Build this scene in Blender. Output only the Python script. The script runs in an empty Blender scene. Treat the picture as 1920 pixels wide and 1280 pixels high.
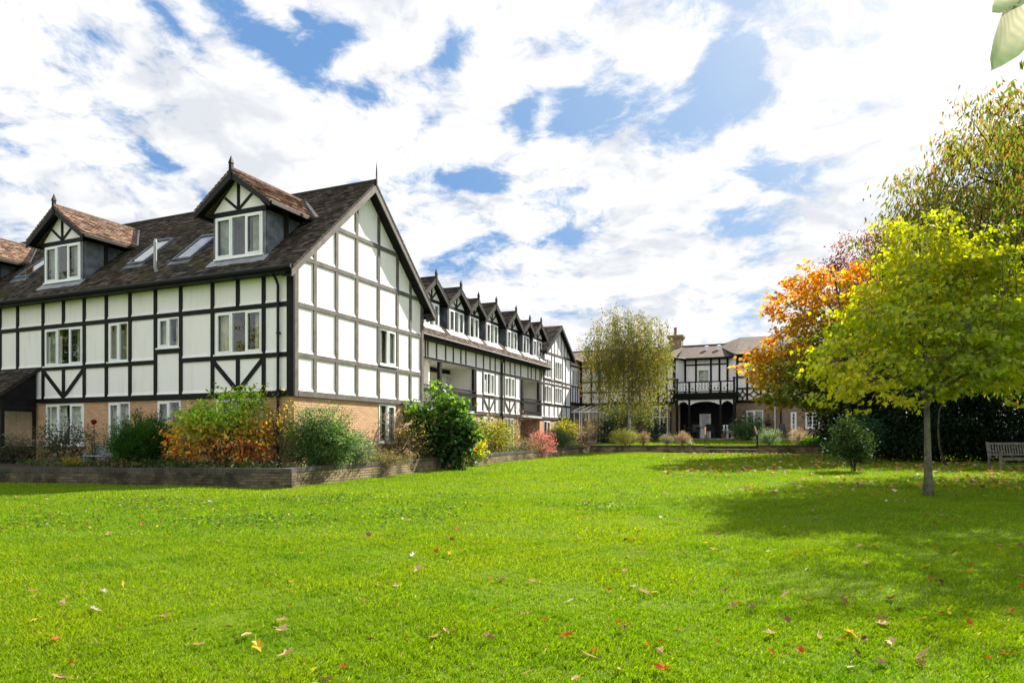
import bpy, bmesh, math, random
import numpy as np
from mathutils import Vector, Matrix

rad = math.radians
S = bpy.context.scene
COL = S.collection
random.seed(7)

# ------------------------------------------------------------------ camera
EYE = 1.25
cam_d = bpy.data.cameras.new("camera")
cam_d.sensor_width = 36.0
cam_d.lens = 24.0
cam_d.shift_y = 180.0 / 1920.0
cam_d.clip_start = 0.05
cam_d.clip_end = 3000.0
cam = bpy.data.objects.new("camera", cam_d)
COL.objects.link(cam)
cam.location = (0, 0, EYE)
cam.rotation_euler = (rad(90), 0, 0)
S.camera = cam

# ------------------------------------------------------------------ light
SUN_AZ, SUN_EL = 46.0, 38.0
S.view_settings.view_transform = 'Standard'
S.view_settings.look = 'None'
S.view_settings.gamma = 1.0
S.view_settings.use_curve_mapping = False
S.view_settings.exposure = 1.38
sl = bpy.data.lights.new("sun", 'SUN')
sl.energy = 4.8
sl.angle = rad(0.55)
sl.color = (1.0, 0.93, 0.82)
so = bpy.data.objects.new("sun", sl)
COL.objects.link(so)
sdir = Vector((math.sin(rad(SUN_AZ)) * math.cos(rad(SUN_EL)), math.cos(rad(SUN_AZ)) * math.cos(rad(SUN_EL)), math.sin(rad(SUN_EL))))
so.rotation_euler = sdir.to_track_quat('Z', 'Y').to_euler()
so.location = (20, 20, 40)

F, CX, HY = 1280.0, 960.0, 820.0


class NT:
    """small node-graph helper"""
    def __init__(self, tree):
        self.t = tree
        self.n = tree.nodes
        self.l = tree.links

    def new(self, typ, **kw):
        nd = self.n.new(typ)
        for k, v in kw.items():
            setattr(nd, k, v)
        return nd

    def link(self, a, b):
        self.l.new(a, b)

    def put(self, sock, v):
        if hasattr(v, 'is_output') or isinstance(v, bpy.types.NodeSocket):
            self.l.new(v, sock)
        else:
            sock.default_value = v

    def m(self, op, a, b=None, c=None, clamp=False):
        nd = self.n.new('ShaderNodeMath')
        nd.operation = op
        nd.use_clamp = clamp
        self.put(nd.inputs[0], a)
        if b is not None:
            self.put(nd.inputs[1], b)
        if c is not None:
            self.put(nd.inputs[2], c)
        return nd.outputs[0]

    def mix(self, fac, a, b):
        nd = self.n.new('ShaderNodeMix')
        nd.data_type = 'RGBA'
        self.put(nd.inputs[0], fac)
        for s, v in ((nd.inputs[6], a), (nd.inputs[7], b)):
            if isinstance(v, tuple) and len(v) == 3:
                v = (*v, 1.0)
            self.put(s, v)
        return nd.outputs[2]

    def ramp(self, fac, lo, hi):
        nd = self.n.new('ShaderNodeMapRange')
        nd.interpolation_type = 'SMOOTHSTEP'
        self.put(nd.inputs[0], fac)
        nd.inputs[1].default_value = lo
        nd.inputs[2].default_value = hi
        nd.inputs[3].default_value = 0.0
        nd.inputs[4].default_value = 1.0
        return nd.outputs[0]

    def noise(self, vec, scale, detail=4.0, rough=0.55, dist=0.0):
        nd = self.n.new('ShaderNodeTexNoise')
        if vec is not None:
            self.l.new(vec, nd.inputs['Vector'])
        nd.inputs['Scale'].default_value = scale
        nd.inputs['Detail'].default_value = detail
        nd.inputs['Roughness'].default_value = rough
        nd.inputs['Distortion'].default_value = dist
        return nd.outputs['Fac']


# ------------------------------------------------------------------ sky: Nishita blue behind broken cloud
world = bpy.data.worlds.new("World")
S.world = world
world.use_nodes = True
N = NT(world.node_tree)
N.n.clear()
out = N.new('ShaderNodeOutputWorld')
bg = N.new('ShaderNodeBackground')
bg.inputs['Strength'].default_value = 0.1
N.link(bg.outputs[0], out.inputs[0])
sky = N.new('ShaderNodeTexSky')
sky.sky_type = 'NISHITA'
sky.sun_disc = False
sky.sun_elevation = rad(SUN_EL)
sky.sun_rotation = rad(SUN_AZ)
sky.air_density = 1.0
sky.dust_density = 0.3
sky.ozone_density = 2.0
tc = N.new('ShaderNodeTexCoord')
sep = N.new('ShaderNodeSeparateXYZ')
N.link(tc.outputs['Generated'], sep.inputs[0])
dx, dy, dz = sep.outputs
azn = N.m('ARCTAN2', dx, dy)
eln = N.m('ARCSINE', dz)
# cloud-deck coordinates: the direction laid on a flat layer overhead
den = N.m('ADD', N.m('MAXIMUM', dz, 0.0), 0.22)
cmb = N.new('ShaderNodeCombineXYZ')
N.link(N.m('DIVIDE', dx, den), cmb.inputs[0])
N.link(N.m('DIVIDE', dy, den), cmb.inputs[1])
deck = cmb.outputs[0]
warp = N.new('ShaderNodeTexNoise')
N.link(deck, warp.inputs['Vector'])
warp.inputs['Scale'].default_value = 3.0
warp.inputs['Detail'].default_value = 3.0
wv = N.new('ShaderNodeVectorMath')
wv.operation = 'MULTIPLY_ADD'
N.link(warp.outputs['Color'], wv.inputs[0])
wv.inputs[1].default_value = (0.22, 0.22, 0.22)
N.link(deck, wv.inputs[2])
deckw = wv.outputs[0]
puff = N.noise(deckw, 2.8, 12.0, 0.60, 0.0)
wisp = N.noise(deckw, 8.0, 12.0, 0.68, 0.0)
broad = N.noise(deck, 0.9, 3.0, 0.5)


def sky_gap(px, py, rx, ry, rot, amp=1.0):
    """an opening in the cloud deck, given as azimuth / elevation of its middle"""
    a0 = math.atan((px - CX) / F)
    e0 = math.atan((HY - py) / F * math.cos(a0))
    r = rad(rot)
    du = N.m('SUBTRACT', azn, a0)
    dv = N.m('SUBTRACT', eln, e0)
    c, s = math.cos(r), math.sin(r)
    p = N.m('DIVIDE', N.m('ADD', N.m('MULTIPLY', du, c), N.m('MULTIPLY', dv, s)), rx / F)
    q = N.m('DIVIDE', N.m('SUBTRACT', N.m('MULTIPLY', dv, c), N.m('MULTIPLY', du, s)), ry / F)
    d2 = N.m('ADD', N.m('MULTIPLY', p, p), N.m('MULTIPLY', q, q))
    return N.m('MULTIPLY', N.m('SUBTRACT', 1.0, N.m('POWER', d2, 0.45)), amp)


gaps = [(500, 75, 190, 52, -26, 1.25), (600, 100, 100, 40, 25, 1.2), (325, 45, 70, 22, -35, .7), (845, 100, 90, 60, 25, 1.3), (690, 180, 110, 28, -8, 1.0),
        (1120, 195, 190, 62, 14, 1.4), (1345, 140, 95, 75, 30, 1.2), (985, 220, 60, 62, 20, 1.5), (1300, 215, 150, 75, 8, 1.3), (1430, 290, 70, 50, -40, .5), (905, 340, 75, 26, -4, 1.2),
        (295, 292, 55, 22, -18, .75), (45, 285, 50, 22, 0, .5), (930, 440, 40, 18, 0, .5), (1350, 398, 70, 20, 0, .35), (1060, 448, 110, 18, 4, .45), (1180, 470, 80, 14, -8, .4),
        (800, 215, 60, 22, -20, .5), (385, 368, 30, 20, 0, .5), (200, 240, 45, 18, -10, .35), (560, 30, 60, 14, -25, .5)]
tot = None
for g in gaps:
    e = sky_gap(*g)
    tot = e if tot is None else N.m('MAXIMUM', tot, e)
# elsewhere on the dome (behind and beside the camera) openings come from noise alone
away = N.m('MULTIPLY', N.m('SUBTRACT', broad, 0.50), N.ramp(dy, 0.5, 0.1))
tot = N.m('MAXIMUM', N.m('MAXIMUM', tot, -1.15), N.m('MULTIPLY', away, 4.0))
rise = N.m('ADD', N.m('MULTIPLY', N.ramp(dz, 0.02, 0.30), 0.75), 0.25)
field = N.m('MULTIPLY', N.m('SUBTRACT', puff, 0.5), 3.6)
field = N.m('ADD', field, N.m('MULTIPLY', N.m('SUBTRACT', wisp, 0.5), 2.6))
field = N.m('ADD', tot, N.m('MULTIPLY', field, rise))
blue = N.ramp(field, 0.02, 0.78)
low = N.noise(deckw, 1.7, 12.0, 0.62, 0.6)
toward = N.new('ShaderNodeVectorMath')
toward.operation = 'ADD'
N.link(deckw, toward.inputs[0])
toward.inputs[1].default_value = (0.055, 0.05, 0.0)
puff_s = N.noise(toward.outputs[0], 2.8, 5.0, 0.55, 0.0)
puff_a = N.noise(deckw, 2.8, 5.0, 0.55, 0.0)
relief = N.m('ADD', N.m('MULTIPLY', N.m('SUBTRACT', puff_a, puff_s), 1.6), N.m('MULTIPLY', N.m('SUBTRACT', low, 0.5), 0.55))
relief = N.m('ADD', relief, N.m('MULTIPLY', N.m('SUBTRACT', wisp, 0.5), 0.28))
shade = N.ramp(relief, -0.06, 0.20)
cloud = N.mix(N.m('MULTIPLY', shade, 0.78), (4.1, 4.12, 4.15), (2.75, 2.9, 3.15))
# clouds behind the camera, out of view, brightened to add fill light
cloud = N.mix(N.ramp(dy, 0.35, -0.25), cloud, (5.6, 5.6, 5.65))
# the deck is thinner and brighter round the sun
sunv = N.new('ShaderNodeVectorMath')
sunv.operation = 'DOT_PRODUCT'
N.link(tc.outputs['Generated'], sunv.inputs[0])
sunv.inputs[1].default_value = sdir
glow = N.ramp(sunv.outputs['Value'], 0.86, 1.02)
cloud = N.mix(N.m('MULTIPLY', glow, 0.7), cloud, (5.2, 5.15, 5.1))
hsv = N.new('ShaderNodeHueSaturation')
hsv.inputs['Saturation'].default_value = 1.15
hsv.inputs['Value'].default_value = 0.8
N.link(sky.outputs[0], hsv.inputs['Color'])
near = N.ramp(sunv.outputs['Value'], 0.62, 1.0)
bluec = N.mix(0.12, N.mix(near, (0.70, 1.42, 2.70), (1.9, 2.5, 3.3)), hsv.outputs[0])
blue = N.m('MULTIPLY', blue, N.m('SUBTRACT', 1.0, N.m('MULTIPLY', glow, 0.6)))
N.link(N.mix(blue, cloud, bluec), bg.inputs['Color'])

# ------------------------------------------------------------------ calibrated frame of the house
D1 = (0.396, 0.91825)
D2 = (-0.91825, 0.396)
A = (-0.3203 * 19.0, 19.0)
ROTZ = math.atan2(D1[1], D1[0])


def loc2w(u, v):
    return A[0] + u * D1[0] + v * D2[0], A[1] + u * D1[1] + v * D2[1]


def w2loc(x, y):
    x -= A[0]
    y -= A[1]
    return x * D1[0] + y * D1[1], x * D2[0] + y * D2[1]


def on_v(px, v):
    r = (px - CX) / F
    x0, y0 = A[0] + v * D2[0], A[1] + v * D2[1]
    return (r * y0 - x0) / (D1[0] - r * D1[1])


def on_u(px, u):
    r = (px - CX) / F
    x0, y0 = A[0] + u * D1[0], A[1] + u * D1[1]
    return (r * y0 - x0) / (D2[0] - r * D2[1])


def lawn_z(x, y):
    g = 0.0162 * max(0.0, y - 16.8) if y < 60 else 0.0162 * 43.2
    g += 0.010 * min(max(0.0, x - 3.0), 20.0) * min(1.0, max(0.0, (y - 6) / 8.0))
    g += 0.012 * math.sin(x * 0.9 + 1.3) * math.sin(y * 0.7) + 0.008 * math.sin(x * 2.3 + y * 1.9)
    return g


def bed_z(x, y):
    u, v = w2loc(x, y)
    return 0.40 + 0.0112 * min(max(0.0, u + 1.8), 26.0) + 0.015 * math.sin(3 * x) * math.sin(2.6 * y)


BACK_U = 23.55


def terrace_z(u):
    return 0.77 + 0.043 * min(max(u - BACK_U, 0.0), 10.0)


# ------------------------------------------------------------------ materials
MATS = {}


def newmat(name):
    m = bpy.data.materials.new(name)
    m.use_nodes = True
    MATS[name] = m
    n = NT(m.node_tree)
    b = m.node_tree.nodes['Principled BSDF']
    return m, n, b


def bump(n, b, h, strength=0.4, dist=0.02):
    bp = n.new('ShaderNodeBump')
    bp.inputs['Strength'].default_value = strength
    bp.inputs['Distance'].default_value = dist
    n.link(h, bp.inputs['Height'])
    n.link(bp.outputs[0], b.inputs['Normal'])


def plain(name, c, rough=0.6, spec=0.3, var=0.2, scale=6.0, bmp=0.0, metal=0.0, c2=None, coord='Object', fine=40.0):
    m, n, b = newmat(name)
    t = n.new('ShaderNodeTexCoord')
    nz = n.noise(t.outputs[coord], scale, 6, 0.6)
    lo = c2 if c2 else tuple(x * (1 - var) for x in c)
    hi = c if c2 else tuple(min(1, x * (1 + var)) for x in c)
    n.link(n.mix(n.ramp(nz, 0.3, 0.7), hi, lo), b.inputs['Base Color'])
    b.inputs['Roughness'].default_value = rough
    b.inputs['Specular IOR Level'].default_value = spec
    b.inputs['Metallic'].default_value = metal
    if bmp:
        bump(n, b, n.noise(t.outputs[coord], fine, 5, 0.6), bmp, 0.01)
    return m


def brickmat(name, c1, c2, mortar, bw=0.225, bh=0.075, ms=0.008, stain=None, stain_amt=0.0, bias=0.0, bmp=0.6):
    m, n, b = newmat(name)
    t = n.new('ShaderNodeTexCoord')
    br = n.new('ShaderNodeTexBrick')
    br.inputs['Scale'].default_value = 1.0
    br.inputs['Brick Width'].default_value = bw
    br.inputs['Row Height'].default_value = bh
    br.inputs['Mortar Size'].default_value = ms
    br.inputs['Mortar Smooth'].default_value = 0.2
    br.inputs['Bias'].default_value = bias
    br.inputs['Color1'].default_value = (*c1, 1)
    br.inputs['Color2'].default_value = (*c2, 1)
    br.inputs['Mortar'].default_value = (*mortar, 1)
    n.link(t.outputs['UV'], br.inputs['Vector'])
    nz = n.noise(t.outputs['UV'], 5.0, 6, 0.65)
    col = n.mix(n.m('MULTIPLY', n.ramp(nz, 0.3, 0.75), 0.35), br.outputs['Color'], tuple(x * 0.62 for x in c2))
    if stain:
        nz2 = n.noise(t.outputs['UV'], 1.3, 7, 0.7)
        col = n.mix(n.m('MULTIPLY', n.ramp(nz2, 0.42, 0.62), stain_amt), col, stain)
    n.link(col, b.inputs['Base Color'])
    b.inputs['Roughness'].default_value = 0.85
    b.inputs['Specular IOR Level'].default_value = 0.2
    h = n.m('ADD', n.m('SUBTRACT', 1.0, br.outputs['Fac']), n.m('MULTIPLY', n.noise(t.outputs['UV'], 60, 4, 0.6), 0.3))
    bump(n, b, h, bmp, 0.012)
    return m


def tilemat(name, c1, c2, gap, moss=(0.05, 0.06, 0.012), moss_amt=0.6, bw=0.2, bh=0.125, lichen=(0.28, 0.27, 0.24), lich=0.3):
    m, n, b = newmat(name)
    t = n.new('ShaderNodeTexCoord')
    wob = n.noise(t.outputs['UV'], 9.0, 3, 0.5)
    sp = n.new('ShaderNodeSeparateXYZ')
    n.link(t.outputs['UV'], sp.inputs[0])
    cb = n.new('ShaderNodeCombineXYZ')
    n.link(sp.outputs[0], cb.inputs[0])
    n.link(n.m('ADD', sp.outputs[1], n.m('MULTIPLY', n.m('SUBTRACT', wob, 0.5), 0.045)), cb.inputs[1])
    br = n.new('ShaderNodeTexBrick')
    br.inputs['Scale'].default_value = 1.0
    br.inputs['Brick Width'].default_value = bw
    br.inputs['Row Height'].default_value = bh
    br.inputs['Mortar Size'].default_value = 0.010
    br.inputs['Mortar Smooth'].default_value = 0.3
    br.inputs['Color1'].default_value = (*c1, 1)
    br.inputs['Color2'].default_value = (*c2, 1)
    br.inputs['Mortar'].default_value = (*gap, 1)
    n.link(cb.outputs[0], br.inputs['Vector'])
    saw = n.m('FRACT', n.m('DIVIDE', n.m('ADD', sp.outputs[1], n.m('MULTIPLY', n.m('SUBTRACT', wob, 0.5), 0.045)), bh))
    nz = n.noise(t.outputs['UV'], 14.0, 6, 0.7)
    col = n.mix(n.m('MULTIPLY', n.ramp(nz, 0.56, 0.74), lich), br.outputs['Color'], lichen)
    mz = n.noise(t.outputs['UV'], 0.7, 7, 0.7)
    col = n.mix(n.m('MULTIPLY', n.ramp(mz, 0.50, 0.66), moss_amt), col, moss)
    dk = n.noise(t.outputs['UV'], 26.0, 4, 0.6)
    col = n.mix(n.m('MULTIPLY', n.ramp(dk, 0.45, 0.7), 0.5), col, gap)
    n.link(col, b.inputs['Base Color'])
    b.inputs['Roughness'].default_value = 0.9
    b.inputs['Specular IOR Level'].default_value = 0.15
    h = n.m('ADD', n.m('SUBTRACT', 1.0, saw), n.m('ADD', n.m('MULTIPLY', n.m('SUBTRACT', 1.0, br.outputs['Fac']), 0.5), n.m('MULTIPLY', dk, 0.5)))
    bump(n, b, h, 0.9, 0.03)
    return m


def glassmat(name, tint=(0.9, 0.95, 0.93), base=0.06):
    m = bpy.data.materials.new(name)
    m.use_nodes = True
    n = NT(m.node_tree)
    n.n.clear()
    o = n.new('ShaderNodeOutputMaterial')
    tr = n.new('ShaderNodeBsdfTransparent')
    tr.inputs[0].default_value = (*tint, 1)
    gl = n.new('ShaderNodeBsdfGlossy')
    gl.inputs['Roughness'].default_value = 0.015
    t = n.new('ShaderNodeTexCoord')
    bp = n.new('ShaderNodeBump')
    bp.inputs['Strength'].default_value = 0.04
    bp.inputs['Distance'].default_value = 0.05
    n.link(n.noise(t.outputs['Object'], 2.2, 2), bp.inputs['Height'])
    n.link(bp.outputs[0], gl.inputs['Normal'])
    ge = n.new('ShaderNodeNewGeometry')
    dt = n.new('ShaderNodeVectorMath')
    dt.operation = 'DOT_PRODUCT'
    n.link(ge.outputs['Normal'], dt.inputs[0])
    n.link(ge.outputs['Incoming'], dt.inputs[1])
    q = n.m('SUBTRACT', 1.0, n.m('ABSOLUTE', dt.outputs['Value']), clamp=True)
    fr = n.m('ADD', n.m('MULTIPLY', n.m('POWER', q, 5.0), 0.94), 0.04)
    mx = n.new('ShaderNodeMixShader')
    n.link(n.m('ADD', fr, base, clamp=True), mx.inputs[0])
    n.link(tr.outputs[0], mx.inputs[1])
    n.link(gl.outputs[0], mx.inputs[2])
    n.link(mx.outputs[0], o.inputs[0])
    MATS[name] = m
    return m


def leafmat(name, transl=0.45, gloss=0.06, rough=0.45):
    m = bpy.data.materials.new(name)
    m.use_nodes = True
    n = NT(m.node_tree)
    n.n.clear()
    o = n.new('ShaderNodeOutputMaterial')
    at = n.new('ShaderNodeAttribute')
    at.attribute_name = 'Col'
    df = n.new('ShaderNodeBsdfDiffuse')
    tl = n.new('ShaderNodeBsdfTranslucent')
    gl = n.new('ShaderNodeBsdfGlossy')
    gl.inputs['Roughness'].default_value = rough
    gl.inputs['Color'].default_value = (0.9, 0.95, 1, 1)
    n.link(at.outputs['Color'], df.inputs[0])
    hs = n.new('ShaderNodeHueSaturation')
    hs.inputs['Saturation'].default_value = 1.1
    hs.inputs['Value'].default_value = 1.65
    n.link(at.outputs['Color'], hs.inputs['Color'])
    n.link(hs.outputs[0], tl.inputs[0])
    m1 = n.new('ShaderNodeMixShader')
    m1.inputs[0].default_value = transl
    n.link(df.outputs[0], m1.inputs[1])
    n.link(tl.outputs[0], m1.inputs[2])
    m2 = n.new('ShaderNodeMixShader')
    m2.inputs[0].default_value = gloss
    n.link(m1.outputs[0], m2.inputs[1])
    n.link(gl.outputs[0], m2.inputs[2])
    n.link(m2.outputs[0], o.inputs[0])
    MATS[name] = m
    return m


def rendermat():
    m, n, b = newmat('white_render')
    t = n.new('ShaderNodeTexCoord')
    sp = n.new('ShaderNodeMapping')
    sp.inputs['Scale'].default_value = (1.0, 1.0, 0.12)
    n.link(t.outputs['Object'], sp.inputs[0])
    streak = n.noise(sp.outputs[0], 5.0, 6, 0.65)
    blot = n.noise(t.outputs['Object'], 1.1, 5, 0.6)
    col = n.mix(n.m('MULTIPLY', n.ramp(streak, 0.50, 0.72), 0.36), (0.83, 0.805, 0.80), (0.56, 0.54, 0.51))
    col = n.mix(n.m('MULTIPLY', n.ramp(blot, 0.48, 0.75), 0.25), col, (0.64, 0.62, 0.59))
    n.link(col, b.inputs['Base Color'])
    b.inputs['Roughness'].default_value = 0.8
    b.inputs['Specular IOR Level'].default_value = 0.2
    bump(n, b, n.noise(t.outputs['Object'], 55, 4, 0.6), 0.25, 0.006)


rendermat()
plain('black_timber', (0.006, 0.006, 0.0065), 0.65, 0.22, 0.5, 3.0, 0.15, coord='Object', fine=30)
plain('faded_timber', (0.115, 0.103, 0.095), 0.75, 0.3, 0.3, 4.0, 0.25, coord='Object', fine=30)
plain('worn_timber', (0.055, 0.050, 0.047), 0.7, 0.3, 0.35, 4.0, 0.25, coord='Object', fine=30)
plain('black_gutter', (0.007, 0.008, 0.010), 0.6, 0.25, 0.2, 3.0)
plain('white_frame', (0.80, 0.81, 0.82), 0.35, 0.4, 0.03, 3.0)
plain('lead_sheet', (0.17, 0.19, 0.22), 0.55, 0.4, 0.45, 3.5, 0.25, c2=(0.07, 0.08, 0.097), fine=14)
plain('pale_lead', (0.24, 0.25, 0.27), 0.5, 0.4, 0.25, 4.0, 0.2)
plain('dark_room', (0.02, 0.02, 0.018), 0.9, 0.1, 0.3, 2.0)
plain('cream_wall', (0.80, 0.77, 0.72), 0.8, 0.2, 0.06, 2.0)
plain('soil', (0.055, 0.038, 0.024), 0.95, 0.1, 0.5, 12.0, 0.8, fine=30)
plain('bark', (0.075, 0.065, 0.05), 0.9, 0.15, 0.5, 7.0, 0.9, fine=26)
plain('green_bark', (0.13, 0.125, 0.085), 0.85, 0.15, 0.4, 9.0, 0.7, fine=34)
plain('dark_bark', (0.035, 0.03, 0.025), 0.9, 0.1, 0.4, 9.0, 0.7, fine=26)
plain('birch_bark', (0.52, 0.50, 0.46), 0.75, 0.2, 0.5, 5.0, 0.5, c2=(0.10, 0.09, 0.08), fine=18)
plain('weathered_wood', (0.17, 0.16, 0.14), 0.8, 0.2, 0.4, 9.0, 0.4, fine=50)
plain('black_metal', (0.012, 0.012, 0.014), 0.4, 0.5, 0.3, 5.0)
plain('stone', (0.40, 0.37, 0.30), 0.85, 0.2, 0.3, 9.0, 0.5, fine=40)
plain('terracotta', (0.30, 0.13, 0.07), 0.8, 0.2, 0.3, 9.0, 0.3)
plain('blue_paint', (0.22, 0.36, 0.46), 0.5, 0.3, 0.2, 9.0, 0.2)
plain('vent_pipe_grey', (0.33, 0.345, 0.36), 0.5, 0.4, 0.2, 5.0)
plain('red_paint', (0.55, 0.05, 0.03), 0.4, 0.4, 0.1, 5.0)
plain('curtain_beige', (0.50, 0.44, 0.30), 0.9, 0.1, 0.25, 4.0)
plain('curtain_pale', (0.56, 0.58, 0.52), 0.9, 0.1, 0.2, 4.0)
plain('curtain_green', (0.26, 0.29, 0.22), 0.9, 0.1, 0.25, 4.0)
plain('paving', (0.33, 0.31, 0.27), 0.9, 0.15, 0.25, 6.0, 0.4)
plain('rail_wood', (0.55, 0.55, 0.54), 0.6, 0.3, 0.1, 5.0)
brickmat('buff_brick', (0.66, 0.41, 0.235), (0.52, 0.31, 0.175), (0.36, 0.25, 0.16), ms=0.010)
brickmat('old_brick', (0.34, 0.245, 0.16), (0.26, 0.185, 0.12), (0.28, 0.225, 0.16), stain=(0.12, 0.09, 0.065), stain_amt=0.4)
brickmat('garden_brick', (0.42, 0.31, 0.17), (0.25, 0.185, 0.11), (0.12, 0.10, 0.075), stain=(0.045, 0.038, 0.026), stain_amt=0.85, ms=0.011, bmp=0.9)
brickmat('dark_brick', (0.20, 0.155, 0.095), (0.10, 0.078, 0.052), (0.075, 0.066, 0.05), stain=(0.022, 0.022, 0.014), stain_amt=0.9, ms=0.009, bmp=0.9)  # front run: darker bricks and mortar than the side run of the garden wall
brickmat('coping_brick', (0.105, 0.09, 0.078), (0.06, 0.052, 0.048), (0.13, 0.115, 0.095), bw=0.075, bh=0.3, ms=0.009, stain=(0.03, 0.03, 0.022), stain_amt=0.6)
def course_mat(name, cols, moss, moss_amt, lichen, lich):
    m, n, b = newmat(name)
    t = n.new('ShaderNodeTexCoord')
    g = n.new('ShaderNodeNewGeometry')
    cr = n.new('ShaderNodeValToRGB')
    cr.color_ramp.interpolation = 'LINEAR'
    els = cr.color_ramp.elements
    while len(els) < len(cols):
        els.new(0.5)
    for i, c in enumerate(cols):
        els[i].position = i / (len(cols) - 1)
        els[i].color = (*c, 1)
    n.link(g.outputs['Random Per Island'], cr.inputs[0])
    col = cr.outputs[0]
    nz = n.noise(t.outputs['Object'], 11.0, 7, 0.72)
    col = n.mix(n.m('MULTIPLY', n.ramp(nz, 0.52, 0.68), lich), col, lichen)
    mz = n.noise(t.outputs['Object'], 0.8, 8, 0.72)
    col = n.mix(n.m('MULTIPLY', n.ramp(mz, 0.50, 0.64), moss_amt), col, moss)
    dk = n.noise(t.outputs['Object'], 5.0, 6, 0.7)
    col = n.mix(n.m('MULTIPLY', n.ramp(dk, 0.48, 0.68), 0.55), col, cols[0])
    n.link(col, b.inputs['Base Color'])
    b.inputs['Roughness'].default_value = 0.9
    b.inputs['Specular IOR Level'].default_value = 0.12
    bump(n, b, nz, 0.5, 0.02)


course_mat('dark_course', [(0.018, 0.014, 0.011), (0.040, 0.032, 0.026), (0.070, 0.054, 0.043), (0.14, 0.11, 0.088)], (0.055, 0.055, 0.010), 0.75, (0.19, 0.17, 0.145), 0.4)
course_mat('wing_course', [(0.03, 0.021, 0.017), (0.075, 0.052, 0.040), (0.12, 0.085, 0.066), (0.19, 0.14, 0.11)], (0.06, 0.05, 0.02), 0.3, (0.24, 0.19, 0.15), 0.35)
course_mat('brown_course', [(0.07, 0.04, 0.028), (0.17, 0.10, 0.07), (0.24, 0.155, 0.11), (0.34, 0.24, 0.18)], (0.10, 0.08, 0.03), 0.25, (0.45, 0.36, 0.29), 0.55)
tilemat('dark_tiles', (0.060, 0.052, 0.046), (0.034, 0.030, 0.028), (0.011, 0.010, 0.009), moss=(0.045, 0.05, 0.012), moss_amt=0.65)
tilemat('brown_tiles', (0.23, 0.15, 0.105), (0.13, 0.085, 0.062), (0.035, 0.025, 0.02), moss=(0.10, 0.085, 0.03), moss_amt=0.3, lichen=(0.42, 0.34, 0.27), lich=0.7)
tilemat('grey_brown_tiles', (0.17, 0.135, 0.11), (0.10, 0.08, 0.066), (0.035, 0.03, 0.026), moss=(0.09, 0.085, 0.045), moss_amt=0.35)
glassmat('window_glass')
glassmat('skylight_glass', (0.55, 0.6, 0.6), 0.30)
leafmat('leaf', 0.58, 0.018)
leafmat('cherry_leaf', 0.52, 0.012)
leafmat('grass_blade', 0.45, 0.008, 0.5)
leafmat('conifer', 0.2, 0.006)
leafmat('dead_leaf', 0.2, 0.006)
leafmat('petal', 0.25, 0.02)


def pale_leaf():
    m = bpy.data.materials.new('pale_leaf')
    m.use_nodes = True
    n = NT(m.node_tree)
    n.n.clear()
    o = n.new('ShaderNodeOutputMaterial')
    t = n.new('ShaderNodeTexCoord')
    sp = n.new('ShaderNodeSeparateXYZ')
    n.link(t.outputs['Generated'], sp.inputs[0])
    nz = n.noise(t.outputs['Object'], 40, 4, 0.6)
    wv = n.new('ShaderNodeTexWave')
    wv.bands_direction = 'DIAGONAL'
    wv.inputs['Scale'].default_value = 26.0
    wv.inputs['Distortion'].default_value = 1.5
    n.link(t.outputs['Object'], wv.inputs['Vector'])
    col = n.mix(n.ramp(n.m('ADD', sp.outputs[2], n.m('MULTIPLY', n.m('SUBTRACT', nz, 0.5), 0.3)), 0.15, 0.75), (0.17, 0.23, 0.10), (0.66, 0.60, 0.42))
    col = n.mix(n.m('MULTIPLY', wv.outputs['Fac'], 0.35), col, (0.20, 0.30, 0.24))
    df = n.new('ShaderNodeBsdfDiffuse')
    tl = n.new('ShaderNodeBsdfTranslucent')
    n.link(col, df.inputs[0])
    n.link(col, tl.inputs[0])
    mx = n.new('ShaderNodeMixShader')
    mx.inputs[0].default_value = 0.5
    n.link(df.outputs[0], mx.inputs[1])
    n.link(tl.outputs[0], mx.inputs[2])
    n.link(mx.outputs[0], o.inputs[0])
    MATS['pale_leaf'] = m


pale_leaf()


def lawnmat():
    m, n, b = newmat('lawn_ground')
    t = n.new('ShaderNodeTexCoord')
    a = n.noise(t.outputs['Object'], 0.55, 6, 0.6)
    f = n.noise(t.outputs['Object'], 14.0, 6, 0.7)
    p = n.noise(t.outputs['Object'], 0.9, 6, 0.7)
    col = n.mix(n.ramp(f, 0.35, 0.65), (0.10, 0.17, 0.004), (0.055, 0.105, 0.003))
    col = n.mix(n.m('MULTIPLY', n.ramp(a, 0.4, 0.65), 0.5), col, (0.12, 0.16, 0.006))
    col = n.mix(n.m('MULTIPLY', n.ramp(p, 0.62, 0.74), 0.5), col, (0.075, 0.06, 0.025))
    n.link(col, b.inputs['Base Color'])
    b.inputs['Roughness'].default_value = 0.9
    b.inputs['Specular IOR Level'].default_value = 0.1
    bump(n, b, f, 0.8, 0.03)


lawnmat()


def roadmat():
    m, n, b = newmat('bare_lead_flashing')
    b.inputs['Base Color'].default_value = (0.4, 0.38, 0.36, 1)


roadmat()


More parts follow.
